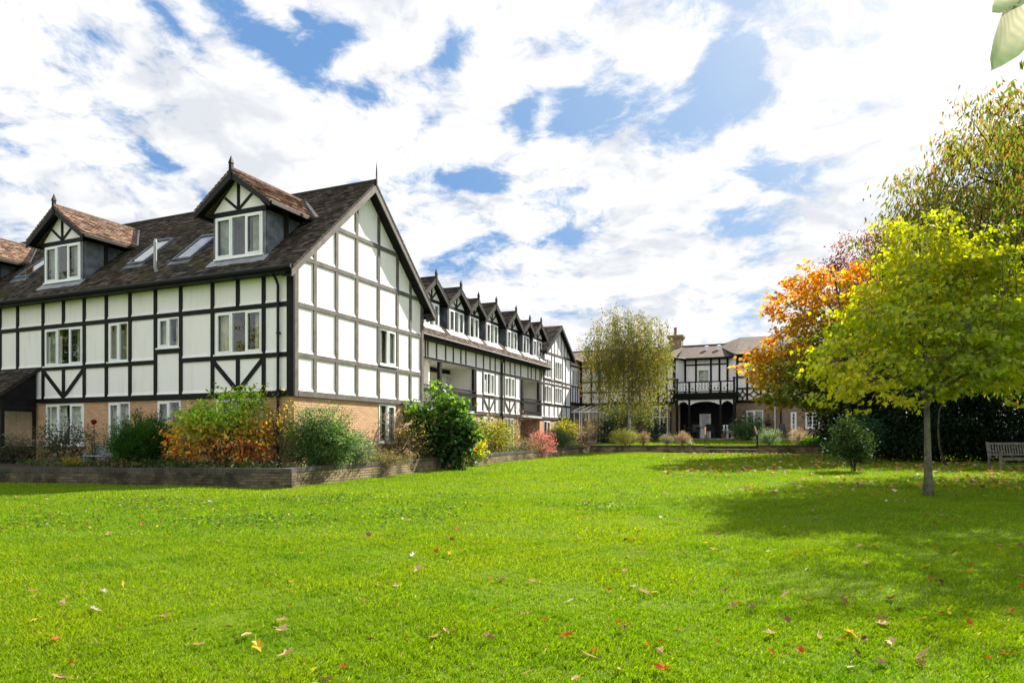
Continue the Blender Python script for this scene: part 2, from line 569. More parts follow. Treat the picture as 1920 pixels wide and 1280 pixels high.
# ------------------------------------------------------------------ mesh building
def courses(mb, r0, r1, e1, e0, row=0.15, wid=0.21, lift=0.026, seed=1):
    """overlapping tiles laid in staggered rows from a ridge edge r0-r1 down to an eaves edge e0-e1"""
    rng = random.Random(seed)
    r0, r1, e1, e0 = (Vector(p) for p in (r0, r1, e1, e0))
    nrm_ = (r1 - r0).cross(e0 - r0).normalized()
    if nrm_.z < 0:
        nrm_ = -nrm_
    L_ = ((e0 - r0).length + (e1 - r1).length) / 2
    n = max(2, int(L_ / row))
    for i in range(n):
        ta, tb = i / n, (i + 1) / n + (0.06 / n if i < n - 1 else 0.0)
        W_ = ((r1 - r0) * (1 - tb) + (e1 - e0) * tb).length
        m = max(1, int(round(W_ / wid)))
        off = 0.5 if i % 2 else 0.0
        x = [max(0.0, min(1.0, (k + off) / m)) for k in range(-1, m + 1)]
        x = sorted(set(x + [0.0, 1.0]))
        for a, b in zip(x[:-1], x[1:]):
            if (b - a) * W_ < 0.01:
                continue
            g = 0.003 / W_
            a2, b2 = a + g, b - g
            h = nrm_ * (lift + rng.uniform(-0.007, 0.010))
            sl_ = rng.uniform(-0.010, 0.010) / L_
            pa, pb = r0.lerp(r1, a2), r0.lerp(r1, b2)
            qa, qb = e0.lerp(e1, a2), e0.lerp(e1, b2)
            A_, B_ = pa.lerp(qa, ta) + nrm_ * 0.004, pb.lerp(qb, ta) + nrm_ * 0.004
            C_, D_ = pb.lerp(qb, tb + sl_) + h, pa.lerp(qa, tb + sl_) + h
            E_, F_ = C_ - h * 1.0, D_ - h * 1.0
            mb.add([A_, B_, C_, D_, E_, F_], [(0, 1, 2, 3), (3, 2, 4, 5)])


class MB:
    def __init__(self):
        self.v, self.f = [], []

    def add(self, vs, fs):
        o = len(self.v)
        self.v += [tuple(p) for p in vs]
        self.f += [tuple(i + o for i in f) for f in fs]

    def box(self, a, b):
        x0, y0, z0 = a
        x1, y1, z1 = b
        self.add([(x0, y0, z0), (x1, y0, z0), (x1, y1, z0), (x0, y1, z0), (x0, y0, z1), (x1, y0, z1), (x1, y1, z1), (x0, y1, z1)],
                 [(0, 3, 2, 1), (4, 5, 6, 7), (0, 1, 5, 4), (1, 2, 6, 5), (2, 3, 7, 6), (3, 0, 4, 7)])

    def prism(self, poly, vec):
        n = len(poly)
        vec = Vector(vec)
        top = [tuple(Vector(p) + vec) for p in poly]
        self.add(list(poly) + top, [tuple(range(n))[::-1], tuple(range(n, 2 * n))] + [(i, (i + 1) % n, n + (i + 1) % n, n + i) for i in range(n)])

    def quad(self, *p):
        self.add(p, [tuple(range(len(p)))])

    def tube(self, pts, r, sides=8, cap=True):
        pts = [Vector(p) for p in pts]
        if not hasattr(r, '__len__'):
            r = [r] * len(pts)
        vs, fs = [], []
        ref = Vector((0.31, 0.22, 0.92)).normalized()
        for i, p in enumerate(pts):
            t = (pts[min(i + 1, len(pts) - 1)] - pts[max(i - 1, 0)]).normalized()
            if abs(t.dot(ref)) > 0.95:
                ref = Vector((1, 0.1, 0)).normalized()
            a = t.cross(ref).normalized()
            b = t.cross(a)
            for k in range(sides):
                q = 2 * math.pi * k / sides
                vs.append(p + (a * math.cos(q) + b * math.sin(q)) * r[i])
        for i in range(len(pts) - 1):
            for k in range(sides):
                k2 = (k + 1) % sides
                fs.append((i * sides + k, i * sides + k2, (i + 1) * sides + k2, (i + 1) * sides + k))
        if cap:
            fs.append(tuple(range(sides))[::-1])
            fs.append(tuple(range((len(pts) - 1) * sides, len(pts) * sides)))
        self.add(vs, fs)

    def lathe(self, c, prof, sides=16):
        vs, fs = [], []
        for (r, z) in prof:
            for k in range(sides):
                q = 2 * math.pi * k / sides
                vs.append((c[0] + r * math.cos(q), c[1] + r * math.sin(q), c[2] + z))
        for i in range(len(prof) - 1):
            for k in range(sides):
                k2 = (k + 1) % sides
                fs.append((i * sides + k, i * sides + k2, (i + 1) * sides + k2, (i + 1) * sides + k))
        fs.append(tuple(range(sides))[::-1])
        fs.append(tuple(range((len(prof) - 1) * sides, len(prof) * sides)))
        self.add(vs, fs)

    def build(self, name, mat, parent=None, smooth=False, fix=True):
        me = bpy.data.meshes.new(name)
        me.from_pydata(self.v, [], self.f)
        if fix:
            bm = bmesh.new()
            bm.from_mesh(me)
            bmesh.ops.recalc_face_normals(bm, faces=bm.faces)
            bm.to_mesh(me)
            bm.free()
        uv = me.uv_layers.new(name='UVMap')
        up = Vector((0, 0, 1))
        vs = me.vertices
        for p in me.polygons:
            n = p.normal
            if abs(n.z) > 0.97:
                tx, ty = Vector((1, 0, 0)), Vector((0, 1, 0))
            else:
                if n.z < -0.05:
                    n = -n
                tx = up.cross(n).normalized()
                ty = n.cross(tx)
            for li in p.loop_indices:
                co = vs[me.loops[li].vertex_index].co
                uv.data[li].uv = (co.dot(tx), co.dot(ty))
        if smooth:
            for p in me.polygons:
                p.use_smooth = True
        me.materials.append(MATS[mat])
        o = bpy.data.objects.new(name, me)
        COL.objects.link(o)
        if parent is not None:
            o.parent = parent
        return o


def tag(o, label=None, cat=None, group=None, kind=None):
    if label:
        o['label'] = label
    if cat:
        o['category'] = cat
    if group:
        o['group'] = group
    if kind:
        o['kind'] = kind
    return o


def thing(name, label, cat, loc=(0, 0, 0), rz=0.0, group=None):
    o = bpy.data.objects.new(name, None)
    o.empty_display_size = 0.3
    COL.objects.link(o)
    o.location = loc
    o.rotation_euler = (0, 0, rz)
    return tag(o, label, cat, group)


class Face:
    """a facade: s runs along it, d outward from it, z up (all in the house frame)"""
    def __init__(self, kind, plane):
        self.k, self.p = kind, plane

    def P(self, s, d, z):
        return (s, self.p - d, z) if self.k == 'V' else (self.p - d, s, z)

    def s(self, px, d=0.0):
        return on_v(px, self.p - d) if self.k == 'V' else on_u(px, self.p - d)

    def box(self, mb, s0, s1, d0, d1, z0, z1):
        a, b = self.P(s0, d0, z0), self.P(s1, d1, z1)
        mb.box(tuple(min(i, j) for i, j in zip(a, b)), tuple(max(i, j) for i, j in zip(a, b)))

    def poly(self, mb, pts, d0, d1):
        a = [self.P(s, d0, z) for s, z in pts]
        mb.prism(a, Vector(self.P(0, d1, 0)) - Vector(self.P(0, d0, 0)))

    def beam(self, mb, a, b, w, d0, d1):
        dx_, dz_ = b[0] - a[0], b[1] - a[1]
        L = math.hypot(dx_, dz_)
        nx, nz_ = -dz_ / L * w / 2, dx_ / L * w / 2
        self.poly(mb, [(a[0] + nx, a[1] + nz_), (b[0] + nx, b[1] + nz_), (b[0] - nx, b[1] - nz_), (a[0] - nx, a[1] - nz_)], d0, d1)

    def sheet(self, mb, pts, d):
        mb.quad(*[self.P(s, d, z) for s, z in pts])

    def wall(self, mb, s0, s1, z0, z1, holes=(), d=0.0, reveal=0.12):
        if s0 > s1:
            s0, s1 = s1, s0
        hs = [(min(a, b), max(a, b), c, e) for a, b, c, e in holes]
        ss = sorted({s0, s1, *[x for h in hs for x in h[:2] if s0 < x < s1]})
        zs = sorted({z0, z1, *[x for h in hs for x in h[2:] if z0 < x < z1]})
        for i in range(len(ss) - 1):
            for j in range(len(zs) - 1):
                cs, cz = (ss[i] + ss[i + 1]) / 2, (zs[j] + zs[j + 1]) / 2
                if any(h[0] < cs < h[1] and h[2] < cz < h[3] for h in hs):
                    continue
                self.sheet(mb, [(ss[i], zs[j]), (ss[i + 1], zs[j]), (ss[i + 1], zs[j + 1]), (ss[i], zs[j + 1])], d)
        for h in hs:
            a, b, c, e = max(h[0], s0), min(h[1], s1), max(h[2], z0), min(h[3], z1)
            if a >= b or c >= e:
                continue
            for (p, q) in (((a, c), (b, c)), ((b, c), (b, e)), ((b, e), (a, e)), ((a, e), (a, c))):
                mb.quad(self.P(p[0], d, p[1]), self.P(q[0], d, q[1]), self.P(q[0], d - reveal, q[1]), self.P(p[0], d - reveal, p[1]))


CURT = ['curtain_pale', 'curtain_beige', 'curtain_green', 'curtain_pale']


def window(face, parent, s0, s1, z0, z1, lights=3, d=0.0, sill=True, curtain='curtain_pale', part='window', rows=0, cols=0, gap=0.45, sub=None, label=None, inset=-0.05):
    """white casement window: frame > pane, curtain, sill"""
    if s0 > s1:
        s0, s1 = s1, s0
    fr = MB()
    fw = 0.055
    di, do = d + inset, d + inset + 0.065
    face.box(fr, s0, s0 + fw, di, do, z0, z1)
    face.box(fr, s1 - fw, s1, di, do, z0, z1)
    face.box(fr, s0 + fw, s1 - fw, di, do, z0, z0 + fw)
    face.box(fr, s0 + fw, s1 - fw, di, do, z1 - fw, z1)
    W = (s1 - s0 - 2 * fw)
    edges = [s0 + fw + W * i / lights for i in range(lights + 1)]
    for e in edges[1:-1]:
        face.box(fr, e - 0.028, e + 0.028, di, do, z0 + fw, z1 - fw)
    # opening sashes stand a little proud
    for i in range(lights):
        if (lights == 3 and i == 1) or (lights == 2 and i == 0):
            continue
        a, b = edges[i] + (0.028 if i else 0), edges[i + 1] - (0.028 if i < lights - 1 else 0)
        sw = 0.04
        e0, e1 = do - 0.02, do + 0.014
        face.box(fr, a, a + sw, e0, e1, z0 + fw, z1 - fw)
        face.box(fr, b - sw, b, e0, e1, z0 + fw, z1 - fw)
        face.box(fr, a + sw, b - sw, e0, e1, z0 + fw, z0 + fw + sw)
        face.box(fr, a + sw, b - sw, e0, e1, z1 - fw - sw, z1 - fw)
    for r in range(1, rows):
        z = z0 + (z1 - z0) * r / rows
        face.box(fr, s0 + fw, s1 - fw, di + 0.01, do - 0.01, z - 0.014, z + 0.014)
    for c in range(1, cols):
        x = s0 + (s1 - s0) * c / cols
        face.box(fr, x - 0.012, x + 0.012, di + 0.012, do - 0.012, z0 + fw, z1 - fw)
    w = fr.build(part, 'white_frame', parent)
    par = w if sub is None else sub
    pm = MB()
    face.sheet(pm, [(s0 + 0.02, z0 + 0.02), (s1 - 0.02, z0 + 0.02), (s1 - 0.02, z1 - 0.02), (s0 + 0.02, z1 - 0.02)], di + 0.03)
    pm.build('pane', 'window_glass', par)
    if curtain:
        width = (s1 - s0)
        n = 14
        for side in (0, 1):
            cm = MB()
            span = width * (0.5 - gap / 2)
            base = s0 + 0.02 if side == 0 else s1 - 0.02 - span
            pts = []
            for i in range(n + 1):
                x = base + span * i / n
                pts.append((x, di - 0.10 - 0.025 * math.cos(i * 2.2 + side)))
            for i in range(n):
                a, b = pts[i], pts[i + 1]
                cm.quad(face.P(a[0], a[1], z0 - 0.05), face.P(b[0], b[1], z0 - 0.05), face.P(b[0], b[1], z1 + 0.05), face.P(a[0], a[1], z1 + 0.05))
            cm.build('curtain', curtain, par, fix=False)
    rm = MB()
    face.box(rm, s0 - 0.25, s1 + 0.25, di - 0.75, di - 0.7, z0 - 0.3, z1 + 0.3)
    rm.build('room_shade', 'dark_room', par)
    if sill:
        sm = MB()
        face.box(sm, s0 - 0.04, s1 + 0.04, d - 0.03, d + 0.075, z0 - 0.045, z0 - 0.002)
        sm.build('sill', 'white_frame', par)
    return w


def vbrace(face, mb, s0, s1, sm, z0, z1, d0=0.002, d1=0.038, w=0.13):
    zt = z1
    face.beam(mb, (s0, zt), (sm, z0 + 0.02), w, d0, d1 - 0.003)
    face.beam(mb, (s1, zt), (sm, z0 + 0.02), w, d0, d1 - 0.005)


def skirt(face, mb, s0, s1, z, h=0.10, out=0.032):
    """the flared foot of a row of render panels"""
    if s0 > s1:
        s0, s1 = s1, s0
    a = [face.P(s0, 0.0, z + h), face.P(s0, out, z), face.P(s0, 0.0, z)]
    mb.prism(a, Vector(face.P(s1, 0, 0)) - Vector(face.P(s0, 0, 0)))


def dormer(face, parent, s0, s1, dface, sill, head, apex, zroof0, slope, lights, tiles, curtain, over=0.24, front=0.26):
    """lead-sided gabled dormer on a roof that rises inward from zroof0 at d=0"""
    zr = lambda d: zroof0 - slope * d
    dr = lambda z: (zroof0 - z) / slope
    if s0 > s1:
        s0, s1 = s1, s0
    sm = (s0 + s1) / 2
    lead = MB()
    st = 0.10
    c0, c1 = s0 - st, s1 + st
    face.box(lead, c0, c1, dface - 0.04, dface, zr(dface) - 0.1, sill)
    face.box(lead, c0, s0, dface - 0.04, dface + 0.004, sill, head + 0.02)
    face.box(lead, s1, c1, dface - 0.04, dface + 0.004, sill, head + 0.02)
    eave = head + 0.06
    for c, sg in ((c0, 1), (c1, -1)):
        tri = [face.P(c, dface, zr(dface) - 0.08), face.P(c, dface, eave), face.P(c, dr(eave) - 0.08, eave), face.P(c, dr(eave) - 0.1, eave - 0.15)]
        lead.prism(tri, Vector(face.P(c + sg * 0.03, 0, 0)) - Vector(face.P(c, 0, 0)))
        o = -sg
        for q in (0.36, 0.68):
            dd = dface + (dr(eave) - dface) * q
            zz = zr(dd)
            if eave - zz > 0.06:
                b0 = face.P(c, dd - 0.012, zz)
                b1 = face.P(c + o * 0.014, dd + 0.012, eave)
                lead.box(tuple(min(i, j) for i, j in zip(b0, b1)), tuple(max(i, j) for i, j in zip(b0, b1)))
    body = lead.build('dormer', 'lead_sheet', parent)
    window(face, body, s0, s1, sill, head, lights, d=dface, sill=True, curtain=curtain, part='window_frame', sub=body, inset=-0.03)
    ap = apex - 0.10
    g = MB()
    gz = head + 0.12
    k = (ap - gz) / (sm - c0 + over)       # rake slope
    face.poly(g, [(c0 - 0.02, gz), (c1 + 0.02, gz), (sm, ap - k * 0.02)], dface - 0.02, dface + 0.015)
    g.build('gable_panel', 'white_render', body)
    t = MB()
    face.box(t, c0 - 0.05, c1 + 0.05, dface - 0.03, dface + 0.045, head + 0.012, gz + 0.03)
    face.box(t, sm - 0.045, sm + 0.045, dface + 0.005, dface + 0.05, gz + 0.03, ap - 0.2)
    hh = (ap - gz)
    for q in (-1, 1):
        face.beam(t, (sm + q * 0.02, gz + 0.05), (sm + q * (c1 - sm) * 0.52, gz + hh * 0.43), 0.075, dface + 0.006, dface + 0.044)
    t.build('timber', 'black_timber', body)
    # roof
    ez = apex - k * (sm - c0 + over)
    df = dface + front
    rf = MB()
    th = 0.075
    for sg in (-1, 1):
        se = sm + sg * (sm - c0 + over)
        p = [face.P(sm, df, apex), face.P(sm, dr(apex) - 0.12, apex), face.P(se, dr(ez) - 0.12, ez), face.P(se, df, ez)]
        rf.prism(p, (0, 0, -th))
    rf.tube([face.P(sm, df + 0.01, apex + 0.01), face.P(sm, dr(apex), apex + 0.01)], 0.06, 8)
    rf.build('dormer_roof', tiles, body)
    tl = MB()
    for sg in (-1, 1):
        se = sm + sg * (sm - c0 + over)
        courses(tl, face.P(sm, df, apex), face.P(sm, dr(apex) - 0.06, apex), face.P(se, dr(ez) - 0.06, ez), face.P(se, df, ez), seed=int(abs(sm) * 100) + sg)
    tl.build('dormer_tiling', tiles.replace('tiles', 'course'), body, fix=False)
    bb = MB()
    for sg in (-1, 1):
        se = sm + sg * (sm - c0 + over + 0.01)
        off = 0.12
        face.poly(bb, [(sm, apex - th + 0.02), (se, ez - th + 0.02), (se, ez - th - 0.17), (sm, apex - th - 0.20)], df - 0.05 + sg * 0.001, df - 0.008 + sg * 0.002)
        # dark soffit and eaves gutter
        face.poly(bb, [(sm, apex - th - 0.012), (se, ez - th - 0.012), (se, ez - th - 0.03), (sm, apex - th - 0.03)], dface + 0.01, df - 0.052)
        gq0 = face.P(se - 0.05, df - 0.06, ez - th - 0.09)
        gq1 = face.P(se + 0.05, dr(ez - 0.12), ez - th + 0.0)
        bb.box(tuple(min(i, j) for i, j in zip(gq0, gq1)), tuple(max(i, j) for i, j in zip(gq0, gq1)))
    bb.build('barge_board', 'black_gutter', body)
    for sg in (-1, 1):
        vl = MB()
        se = sm + sg * (sm - c0 + over)
        pa, pb = Vector(face.P(sm, dr(apex) - 0.02, apex + 0.012)), Vector(face.P(se, dr(ez) + 0.02, ez + 0.012))
        w = Vector(face.P(sg * 0.11, 0.05, 0.04)) - Vector(face.P(0, 0, 0))
        w2 = Vector(face.P(sg * 0.11, 0.0, 0.012)) - Vector(face.P(0, 0, 0))
        vl.prism([tuple(pa), tuple(pb), tuple(pb + w2), tuple(pa + w2)], (0, 0, 0.022))
        vl.build('lead_valley', 'pale_lead', body)
    vl = MB()
    ap0 = face.P(c0 - 0.05, dface + 0.0, zr(dface) + 0.0)
    vl.prism([face.P(c0 - 0.1, dface - 0.02, zr(dface) + 0.06), face.P(c1 + 0.1, dface - 0.02, zr(dface) + 0.06), face.P(c1 + 0.12, dface + 0.22, zr(dface + 0.22) + 0.025), face.P(c0 - 0.12, dface + 0.22, zr(dface + 0.22) + 0.025)], (0, 0, 0.018))
    vl.build('lead_apron', 'pale_lead', body)
    fn = MB()
    fq = face.P(sm, df - 0.03, 0)
    face.box(fn, sm - 0.05, sm + 0.05, df - 0.075, df + 0.012, apex - 0.32, apex + 0.16)
    b0 = [face.P(sm - 0.065, df - 0.09, apex + 0.16), face.P(sm + 0.065, df - 0.09, apex + 0.16), face.P(sm + 0.065, df + 0.027, apex + 0.16), face.P(sm - 0.065, df + 0.027, apex + 0.16)]
    tip = face.P(sm, df - 0.031, apex + 0.40)
    fn.add(b0 + [tip], [(0, 1, 2, 3), (0, 1, 4), (1, 2, 4), (2, 3, 4), (3, 0, 4)])
    fn.build('finial', 'black_timber', body)
    return body


def downpipe(face, parent, s, z0, z1, d=0.09, mat='black_gutter', r=0.04):
    m = MB()
    m.tube([face.P(s, d, z0), face.P(s, d, z1 - 0.35), face.P(s, d + 0.06, z1 - 0.22), face.P(s, d + 0.26, z1)], r, 8)
    z = z0 + 0.6
    while z < z1 - 0.5:
        face.box(m, s - 0.06, s + 0.06, 0.04, d + 0.012, z, z + 0.05)
        z += 1.6
    return m.build('downpipe', mat, parent)

# ==================================================================================================
#                                       MAIN HOUSE BLOCK
# ==================================================================================================
house = thing('timber_framed_house', 'big black and white timbered house with tall gable end and dark mossy roof', 'house', (A[0], A[1], 0), ROTZ)
LEFT = Face('U', 0.0)
GAB = Face('V', 0.0)
GW = 6.92
RID_U, RID_Z, RS = 3.46, 9.50, 0.92
zeave0 = RID_Z - RS * RID_U
Z_BAND0, Z_BAND1, Z_R3, Z_R2, Z_R1, Z_R4 = 2.41, 2.57, 3.58, 4.99, 6.33, 7.60
TW = 0.13
L = LEFT.s
lw_first = [(L(84.6), L(155.8), 3.66, 4.92, 3), (L(204.8), L(241.9), 3.67, 4.92, 2), (L(296.8), L(336.9), 4.0, 4.92, 2), (L(405), L(492.5), 3.68, 4.92, 3)]
lw_ground = [(L(85.5), L(156.7), 1.0, 2.38, 3), (L(203), L(243), 1.0, 2.38, 2), (L(295), L(338), 1.0, 2.38, 2), (L(404), L(492), 1.0, 2.38, 3)]
gw_first = (GAB.s(711), GAB.s(742), 3.70, 4.92, 2)
gw_ground = (GAB.s(711), GAB.s(742), 1.08, 2.38, 2)
VEND = 22.0

pw = MB()
LEFT.wall(pw, 0, VEND, Z_BAND0 + 0.05, zeave0 - 0.14, [w[:4] for w in lw_first])
GAB.wall(pw, 0, GW, Z_BAND0 + 0.05, Z_R1 - 0.01, [gw_first[:4]])
GAB.sheet(pw, [(0, Z_R1 - 0.01), (GW, Z_R1 - 0.01), (RID_U, RID_Z - 0.03)], 0.0)
pw.quad((GW, 0, 0.2), (GW, VEND, 0.2), (GW, VEND, zeave0), (GW, 0, zeave0))
for face, a, b, zz in ((LEFT, 0.05, VEND, (Z_BAND1, Z_R3 + TW / 2, Z_R2 + TW / 2)), (GAB, 0.05, GW - 0.05, (Z_BAND1, Z_R3 + TW / 2, Z_R2 + TW / 2))):
    for z in zz:
        holes = sorted([(min(w[0], w[1]) - 0.06, max(w[0], w[1]) + 0.06) for w in (lw_first if face is LEFT else [gw_first]) if z < w[3] and z > w[2] - 0.5 and z > 3])
        x = a
        for h in holes:
            if h[0] > x:
                skirt(face, pw, x, h[0], z)
            x = h[1]
        skirt(face, pw, x, b, z)
for z in (Z_R1, Z_R4):
    x0 = (z - zeave0) / RS + 0.25
    skirt(GAB, pw, max(0.05, x0), min(GW - 0.05, GW - x0), z + TW / 2)
pw.build('panel_wall', 'white_render', house)

bw = MB()
LEFT.wall(bw, 0.0, VEND, 0.1, Z_BAND0, [w[:4] for w in lw_ground], d=-0.02)
GAB.wall(bw, 0.0, GW, 0.1, Z_BAND0, [gw_ground[:4]], d=-0.02)
bw.build('brick_wall', 'buff_brick', house)

# timber framing of the long front
tm = MB()
E = 0.040
posts_all = [34, 81.6, 158.8, 200.3, 244.6, 292.3, 339.8, 399.3, 495.2]
sv = [L(p) for p in posts_all]
extra = [13.1, 14.3, 15.2, 16.4, 17.4, 18.5, 19.7, 20.8]
LEFT.box(tm, 0.06, VEND, 0.002, E + 0.012, Z_BAND0, Z_BAND1)
for z, a, b in ((Z_R2, 0.06, VEND),):
    LEFT.box(tm, a, b, 0.002, E, z - TW / 2, z + TW / 2)
sA, sB = L(292.3), L(339.8)
LEFT.box(tm, 0.06, sB, 0.002, E, Z_R3 - TW / 2, Z_R3 + TW / 2)
LEFT.box(tm, sA, VEND, 0.002, E, Z_R3 - TW / 2, Z_R3 + TW / 2)
LEFT.box(tm, sB, sA, 0.002, E, 3.82, 3.95)
LEFT.box(tm, 0.06, VEND, 0.002, E + 0.01, 5.86, 6.2)
for s in sv + extra:
    LEFT.box(tm, s - TW / 2, s + TW / 2, 0.002, E - 0.004, Z_BAND1, 5.9)
for p in (119.9, 446.8):
    s = L(p)
    LEFT.box(tm, s - TW / 2, s + TW / 2, 0.002, E - 0.004, Z_R2, 5.9)
    LEFT.box(tm, s - TW / 2, s + TW / 2, 0.002, E - 0.004, Z_BAND1, Z_R3)
vbrace(LEFT, tm, L(81.6), L(158.8), L(119.9), Z_BAND1, Z_R3 - 0.06)
vbrace(LEFT, tm, L(399.3), L(495.2), L(446.8), Z_BAND1, Z_R3 - 0.06)
# corner post wraps both faces
tm.box((-E - 0.006, -E - 0.006, Z_BAND0), (0.02, 0.20, 6.24))
tm.build('timber_frame', 'black_timber', house)
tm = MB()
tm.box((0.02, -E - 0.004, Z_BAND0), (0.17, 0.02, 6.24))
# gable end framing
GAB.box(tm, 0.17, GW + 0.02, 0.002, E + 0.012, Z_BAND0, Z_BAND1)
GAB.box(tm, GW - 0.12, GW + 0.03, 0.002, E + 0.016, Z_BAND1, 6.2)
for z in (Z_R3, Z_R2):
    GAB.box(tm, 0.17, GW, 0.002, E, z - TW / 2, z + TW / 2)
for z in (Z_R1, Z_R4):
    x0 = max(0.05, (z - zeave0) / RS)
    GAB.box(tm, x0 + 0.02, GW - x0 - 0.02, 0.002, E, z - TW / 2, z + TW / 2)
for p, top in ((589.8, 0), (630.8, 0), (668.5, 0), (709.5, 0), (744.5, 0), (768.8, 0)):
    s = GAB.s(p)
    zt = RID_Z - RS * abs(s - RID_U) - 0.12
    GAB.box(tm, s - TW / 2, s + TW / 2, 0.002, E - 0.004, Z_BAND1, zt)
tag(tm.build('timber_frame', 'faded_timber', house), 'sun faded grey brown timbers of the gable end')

for i, w in enumerate(lw_first):
    window(LEFT, house, *w, curtain=['curtain_green', 'curtain_beige', 'curtain_beige', 'curtain_beige'][i], gap=[0.5, 0.3, 0.35, 0.55][i])
for i, w in enumerate(lw_ground):
    window(LEFT, house, *w, d=-0.02, curtain=['curtain_pale', 'curtain_pale', 'curtain_green', 'curtain_pale'][i], gap=[0.15, 0.2, 0.5, 0.3][i])
window(GAB, house, *gw_first, curtain='curtain_pale', gap=0.3)
window(GAB, house, *gw_ground, d=-0.02, curtain='curtain_pale', gap=0.25)

# roof of the main block
rf = MB()
OV, VO = 0.42, 0.36
th = 0.10
ze = RID_Z - RS * (RID_U + OV)
for sg in (-1, 1):
    ue = RID_U + sg * (RID_U + OV)
    rf.prism([(RID_U, -VO, RID_Z), (ue, -VO, ze), (ue, VEND, ze), (RID_U, VEND, RID_Z)], (0, 0, -th))
rf.tube([(RID_U, -VO - 0.01, RID_Z + 0.0), (RID_U, VEND, RID_Z + 0.0)], 0.085, 8)
rf.build('roof', 'dark_tiles', house)
tl = MB()
courses(tl, (RID_U, -VO, RID_Z), (RID_U, VEND, RID_Z), (-OV, VEND, ze), (-OV, -VO, ze), seed=3)
tl.build('roof_tiling', 'dark_course', house, fix=False)
bb, vs2 = MB(), MB()
for sg in (-1, 1):
    ue = RID_U + sg * (RID_U + OV + 0.03)
    zz = RID_Z - RS * (RID_U + OV + 0.03)
    bb.prism([(RID_U, -VO + 0.01, RID_Z - th + 0.05), (ue, -VO + 0.01, zz - th + 0.05), (ue, -VO + 0.01, zz - th - 0.20), (RID_U, -VO + 0.01, RID_Z - th - 0.24)], (0, 0.035 + 0.002 * sg, 0))
    # boxed soffit under the verge
    vs2.prism([(RID_U, -VO + 0.05, RID_Z - th - 0.15), (ue, -VO + 0.05, zz - th - 0.15), (ue, -VO + 0.05, zz - th - 0.18), (RID_U, -VO + 0.05, RID_Z - th - 0.18)], (0, VO - 0.05, 0))
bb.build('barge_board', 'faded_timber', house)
vs2.build('verge_soffit', 'black_timber', house)
sf = MB()
sf.box((-OV + 0.03, 0.05, 5.80), (0.0, VEND, 5.84))
sf.box((-OV + 0.02, -VO + 0.06, 5.78), (-OV + 0.05, VEND, 5.95))
sf.box((GW, -VO + 0.06, 5.80), (GW + OV - 0.02, 3.0, 5.84))
sf.box((GW + OV - 0.05, -VO + 0.06, 5.70), (GW + OV - 0.01, 3.0, 5.92))
sf.build('soffit', 'black_gutter', house)
gt = MB()
gt.tube([(-OV - 0.055, -VO + 0.02, 5.885), (-OV - 0.055, VEND, 5.885)], 0.062, 10)
gt.tube([(GW + OV + 0.055, -VO + 0.02, 5.885), (GW + OV + 0.055, 1.2, 5.885)], 0.06, 10)
gt.build('gutter', 'black_gutter', house)
downpipe(LEFT, house, L(525.4), 0.35, 5.86)
fn = MB()
fn.box((RID_U - 0.02, -VO - 0.04, RID_Z - 0.1), (RID_U + 0.02, -VO + 0.0, RID_Z + 0.25))
fn.tube([(RID_U, -VO - 0.02, RID_Z + 0.2), (RID_U, -VO - 0.02, RID_Z + 0.42), (RID_U, -VO - 0.02, RID_Z + 0.62)], [0.028, 0.022, 0.005], 6)
fn.build('finial', 'black_metal', house)

# dormers on the long front
for i, vc in enumerate((2.10, 9.92, 15.83)):
    dormer(LEFT, house, vc - 0.90, vc + 0.90, -0.12, 6.52, 7.74, 8.98, zeave0, RS, 3, 'brown_tiles', ['curtain_green', 'curtain_green', 'curtain_pale'][i], over=0.42, front=0.34)


def roof_hit(px, py):
    """house-frame point where the sight line meets the front roof slope"""
    r, q = (px - CX) / F, (HY - py) / F
    # x=r*y; local u=(x-A0)*D1x+(y-A1)*D1y ; z=EYE+q*y = zeave0+RS*u
    k = (r * D1[0] + D1[1])
    c = -(A[0] * D1[0] + A[1] * D1[1])
    y = (zeave0 + RS * c - EYE) / (q - RS * k)
    u, v = w2loc(r * y, y)
    return u, v


for (bl, br_, tr) in (((232, 499), (273, 496), (325, 450)), ((322, 491), (364, 487), (408, 442)), ((26, 525), (62, 520), (112, 478))):
    u0, v0 = roof_hit(*bl)
    u1, v1 = roof_hit(*br_)
    u2, v2 = roof_hit(*tr)
    ub, ut = (u0 + u1) / 2, max(u2, (u0 + u1) / 2 + 0.75)
    va, vb = min(v1, v2), max(v0, v1 + 0.55)
    va = (v1 + v2) / 2
    vb = va + 0.80
    Z = lambda u: zeave0 + RS * u
    fm = MB()
    def slab(mb, ua, ub_, va_, vb_, h0, h1):
        n = Vector((-RS, 0, 1)).normalized()
        p = [Vector((ua, va_, Z(ua))), Vector((ub_, va_, Z(ub_))), Vector((ub_, vb_, Z(ub_))), Vector((ua, vb_, Z(ua)))]
        mb.prism([tuple(q + n * h0) for q in p], n * (h1 - h0))
    slab(fm, ub, ub + 0.06, va, vb, 0.0, 0.09)
    slab(fm, ut - 0.06, ut, va, vb, 0.0, 0.10)
    slab(fm, ub + 0.06, ut - 0.06, va, va + 0.06, 0.0, 0.09)
    slab(fm, ub + 0.06, ut - 0.06, vb - 0.06, vb, 0.0, 0.09)
    slab(fm, ub - 0.16, ub, va - 0.05, vb + 0.05, 0.012, 0.03)
    sk = fm.build('skylight', 'lead_sheet', house)
    pm = MB()
    slab(pm, ub + 0.05, ut - 0.05, va + 0.05, vb - 0.05, 0.05, 0.065)
    pm.build('pane', 'skylight_glass', sk)
u, v = roof_hit(291, 512)
vp = MB()
vp.tube([(u + 0.12, v, zeave0 + RS * u - 0.1), (u, v, zeave0 + RS * u + 0.18), (u, v, zeave0 + RS * u + 0.98)], 0.05, 10)
